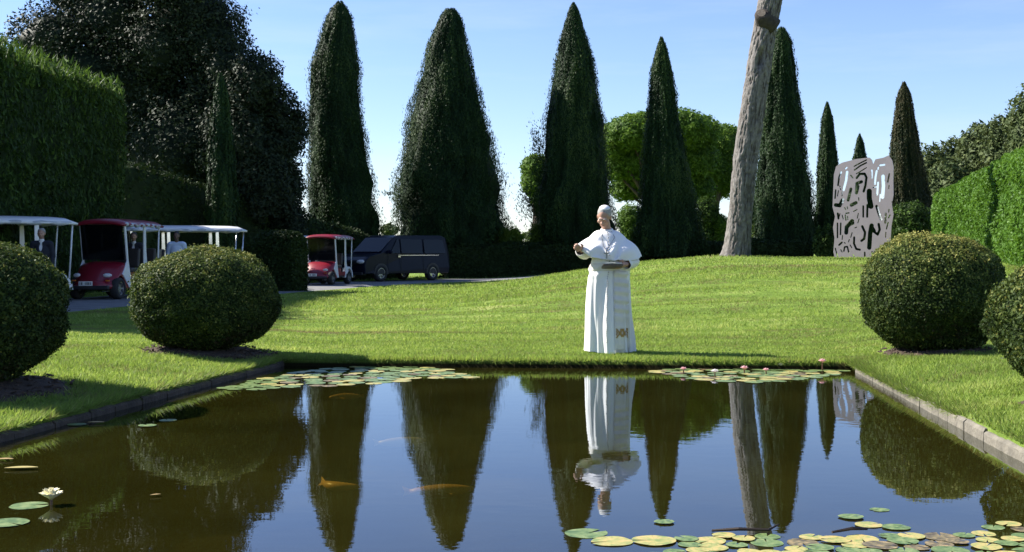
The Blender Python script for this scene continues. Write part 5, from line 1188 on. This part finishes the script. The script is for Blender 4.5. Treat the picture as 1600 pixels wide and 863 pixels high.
    for s_ in (-1, 1):
        x0, x1 = s_ * (hw - .05), s_ * (hw - .01)
        MB().prism([(f + .86, .95), (f + .62, .62), (f + .98, .28), (f + 1.14, .28), (f + 1.03, .62), (f + .93, .95), (f + .78, 1.9), (f + .70, 1.9)], x0, x1).build('pillar', pm, root, bevel=.008)
        yb = f + 1.85
        while yb < b - .2 and rows > 1 or yb < f + 1.9:
            MB().prism([(yb - .03, 1.9), (yb + .07, 1.9), (yb + .10, 1.2), (yb + .16, .80), (yb + .40, .50), (yb + .42, .42), (yb + .02, .42), (yb - .02, .9)], x0, x1).build('pillar', pm, root, bevel=.008); yb += 1.5
        MB().tube([(s_ * (hw - .06), b - .06, .5), (s_ * (hw - .06), b + .02, 1.9)], .022, 8).build('rear_post', pm, root, True)
        # rear arch
        arc = [(b - .42 + .36 * math.cos(q), .27 + .36 * math.sin(q)) for q in np.linspace(0, math.pi, 11)]; arc2 = [(b - .42 + .44 * math.cos(q), .27 + .44 * math.sin(q)) for q in np.linspace(math.pi, 0, 11)]
        MB().prism(arc + arc2, s_ * (hw - .16), s_ * (hw - .005)).build('wheel_arch', pm, root)
        MB().prism([(f + 1.15, .36), (b - .85, .36), (b - .85, .52), (f + 1.15, .46)], s_ * (hw - .06), s_ * (hw - .02)).build('side_skirt', M[paint], root)
        # rolled side curtain under the roof edge
        mb = MB(); n = 26; C = [(s_ * (hw - .01) + .012 * math.sin(i * 2.1), f + .72 + (b - f - .75) * i / (n - 1), 1.86 + .012 * math.sin(i * 1.3)) for i in range(n)]; mb.tube(C, [.045 + .012 * math.sin(i * 1.7) for i in range(n)], 9); mb.build('rolled_curtain', M['curtain'], root, True)
    ws = MB().prism([(f + .80, .98), (f + .66, 1.86), (f + .675, 1.86), (f + .815, .98)], -hw + .07, hw - .07).build('windscreen', M['glass'], root)
    MB().tube([(0, f + .83, .98), (0, f + .69, 1.86)], .012, 6).build('screen_bar', M['black_plastic'], ws)
    sy = f + 1.45
    for r_ in range(rows):
        MB().box((0, sy, .72), (W - .16, .46, .12), None, .04).build('seat', M['seat'], root); MB().box((0, sy + .26, 1.02), (W - .16, .10, .5), Euler((-.12, 0, 0)).to_matrix(), .04).build('backrest', M['seat'], root)
        MB().box((0, sy, .52), (W - .24, .42, .3)).build('seat_box', M[paint], root); sy += .95
    sw = link('steering_wheel', None, parent=root, loc=(-.3, f + 1.08, 1.02)); sw.rotation_euler = (R(-55), 0, 0); n = 24
    MB().tube([(.17 * math.cos(2 * math.pi * i / n), .17 * math.sin(2 * math.pi * i / n), 0) for i in range(n + 1)], .014, 6, False).tube([(-.16, 0, 0), (.16, 0, 0)], .01, 6).tube([(0, 0, 0), (0, 0, -.25)], .02, 6).build('rim', M['black_plastic'], sw, True)
    MB().box((.25, f + .5, .2), (.02, .5, .02)).build('tow_bar', M['alloy'], root)
    return root
def cpos(u, D): return wx(u, D)
cart(cpos(175, 31), 31.2, R(-8), 'dark red golf cart with red roof and number plate between the two left bushes', 'red_paint', 'red_paint', 2.8, 2)
cart(cpos(-68, 27.4), 28.2, R(-52), 'white roofed golf cart behind the bush at the left edge', 'white_paint', 'white_paint', 4.2, 3)
cart(cpos(262, 38), 38.6, R(-66), 'long white roofed cart with thin posts behind the left globe bush', 'white_paint', 'white_paint', 4.2, 3, white_sides=False)
sc_ = cart(cpos(508, 44), 44.4, R(-13), 'small dark red golf cart at the right end of the clipped hedge block', 'red_paint', 'red_paint', 2.7, 1); sc_.scale = (.9, .9, .9)
sc_ = cart(cpos(463, 46), 47.0, R(-13), 'white roofed cart mostly hidden behind the hedge block, beside the small red cart', 'white_paint', 'white_paint', 2.7, 1); sc_.scale = (.9, .9, .9)
person(cpos(46, 27.2), 27.9, R(8), 'man in dark suit and white shirt standing in the white cart at the left edge', 'jacket', 'suit', 'suit', 'hair_grey', 'skin', z0=hz(cpos(57, 27), 27.9) - .03)
person(cpos(209, 33.1), 33.1, R(10), 'man in dark suit and white shirt standing in the side of the red cart', 'jacket', 'suit', 'suit', 'hair_dark', 'skin', z0=hz(cpos(202, 31), 31.9) - .03)
person(cpos(276, 33.6), 33.6, R(6), 'man in pale blue shirt standing in front of the long white cart', 'shirt', 'shirt_blue', 'trousers', 'hair_dark', 'skin_dark', tie=False)

def van():
    D = 50.5; x = cpos(612, D); root = empty('parked_van', (x, D + .3, hz(x, D) + .03), R(-40), label='dark blue passenger van parked in the shade below the two left cypresses', cat='van')
    L, W = 5.0, 1.9; f = -L / 2
    prof = [(f, .32), (f - .02, .62), (f + .04, .86), (f + .22, 1.0), (f + 1.02, 1.16), (f + 1.72, 1.78), (f + 2.0, 1.88), (f + 4.6, 1.89), (f + 4.86, 1.8), (f + 4.98, 1.1), (f + 5.0, .55), (f + 4.94, .3)]
    # lofted body with tumblehome: stations across width
    V = []; F = []; n = len(prof); st = [(-1, .0), (-.985, .5), (-.93, .86), (-.8, 1), (0, 1.0), (.8, 1), (.93, .86), (.985, .5), (1, 0)]
    V = []; secs = [-.95, -.945, -.90, -.80, 0, .80, .90, .945, .95]; ins = [.05, .02, .0, 0, 0, 0, 0, .02, .05]
    for s_, q in zip(secs, ins):
        for (yy, zz) in prof:
            tz = max(0, (zz - 1.0)) * .17 * abs(s_); sx = s_ - math.copysign(tz, s_) if abs(s_) > .01 else 0
            cyy = yy * (1 - q * .35) + (0.06 * (abs(s_) / .95) ** 4 if yy < f + .3 else 0); czz = zz - (q * .8 if zz > 1.2 else 0) + (q * .4 if zz < .4 else 0); V.append((sx, cyy, czz))
    m = len(secs)
    for i in range(m - 1):
        for j in range(n): F.append((i * n + j, i * n + (j + 1) % n, (i + 1) * n + (j + 1) % n, (i + 1) * n + j))
    F += [tuple(range(n)), tuple(range((m - 1) * n, m * n))[::-1]]
    MB().add(V, F).build('body', M['van_paint'], root, bevel=.03)
    for s_, px in ((-1, -.86), (1, .86)):
        for yy in (f + .95, f + 3.95): wheel(root, px, yy, .34, .24, 8, s_); MB().prism([(yy + .40 * math.cos(q), .34 + .40 * math.sin(q)) for q in np.linspace(-.1, math.pi + .1, 14)], s_ * .935, s_ * .956).build('wheel_arch', M['black_plastic'], root)
        for (a, b, c, d) in ((f + 1.45, f + 2.02, f + 2.0, f + 1.92), (f + 2.1, f + 3.35, f + 3.35, f + 2.1), (f + 3.45, f + 4.72, f + 4.62, f + 3.45)):
            V = [(s_ * .935, a, 1.14), (s_ * .935, b, 1.14), (s_ * .845, c, 1.72), (s_ * .845, d, 1.72)]; V += [(v[0] + s_ * .02, v[1], v[2]) for v in V]
            MB().add(V, [(0, 1, 2, 3), (7, 6, 5, 4), (0, 4, 5, 1), (1, 5, 6, 2), (2, 6, 7, 3), (3, 7, 4, 0)]).build('side_window', M['glass'], root)
        MB().box((s_ * .957, f + 3.1, 1.06), (.012, 2.4, .018)).build('trim_strip', M['chrome'], root)
        MB().ell((s_ * 1.02, f + 1.38, 1.2), (.12, .07, .09), 10, 7).build('wing_mirror', M['van_paint'], root, True)
        MB().ell((s_ * .72, f + .06, .80), (.2, .12, .09), 14, 8, Euler((0, 0, s_ * .5)).to_matrix()).build('headlight', M['lens'], root, True)
        for yy in (f + 1.35, f + 2.07, f + 3.4): MB().box((s_ * .9525, yy, .75), (.008, .012, .72)).build('door_seam', M['rubber'], root)
        MB().box((s_ * .962, f + 1.95, 1.0), (.02, .14, .03)).build('door_handle', M['chrome'], root)
    MB().prism([(f + 1.06, 1.19), (f + 1.70, 1.75), (f + 1.72, 1.79), (f + 1.02, 1.21)], -.8, .8).build('windscreen', M['glass'], root)
    MB().box((0, f - .03, .76), (1.1, .03, .12), None, .01).build('grille', M['black_plastic'], root); MB().box((0, f - .045, .78), (1.0, .015, .02)).box((0, f - .045, .73), (1.0, .015, .02)).build('grille_bar', M['chrome'], root)
    pl = MB().box((0, f - .045, .50), (.52, .015, .11), None, .003).build('licence_plate', M['plate'], root); mb = MB()
    for i in range(8): mb.box((-.2 + i * .057, f - .054, .50), (.032 if i % 3 else .018, .003, .068))
    mb.build('plate_characters', M['ink'], pl)
    MB().box((0, f + .1, .33), (1.7, .25, .12), None, .03).build('front_bumper', M['black_plastic'], root)
    MB().box((0, L / 2 - .0, .45), (1.7, .12, .2), None, .03).build('rear_bumper', M['black_plastic'], root)
van()
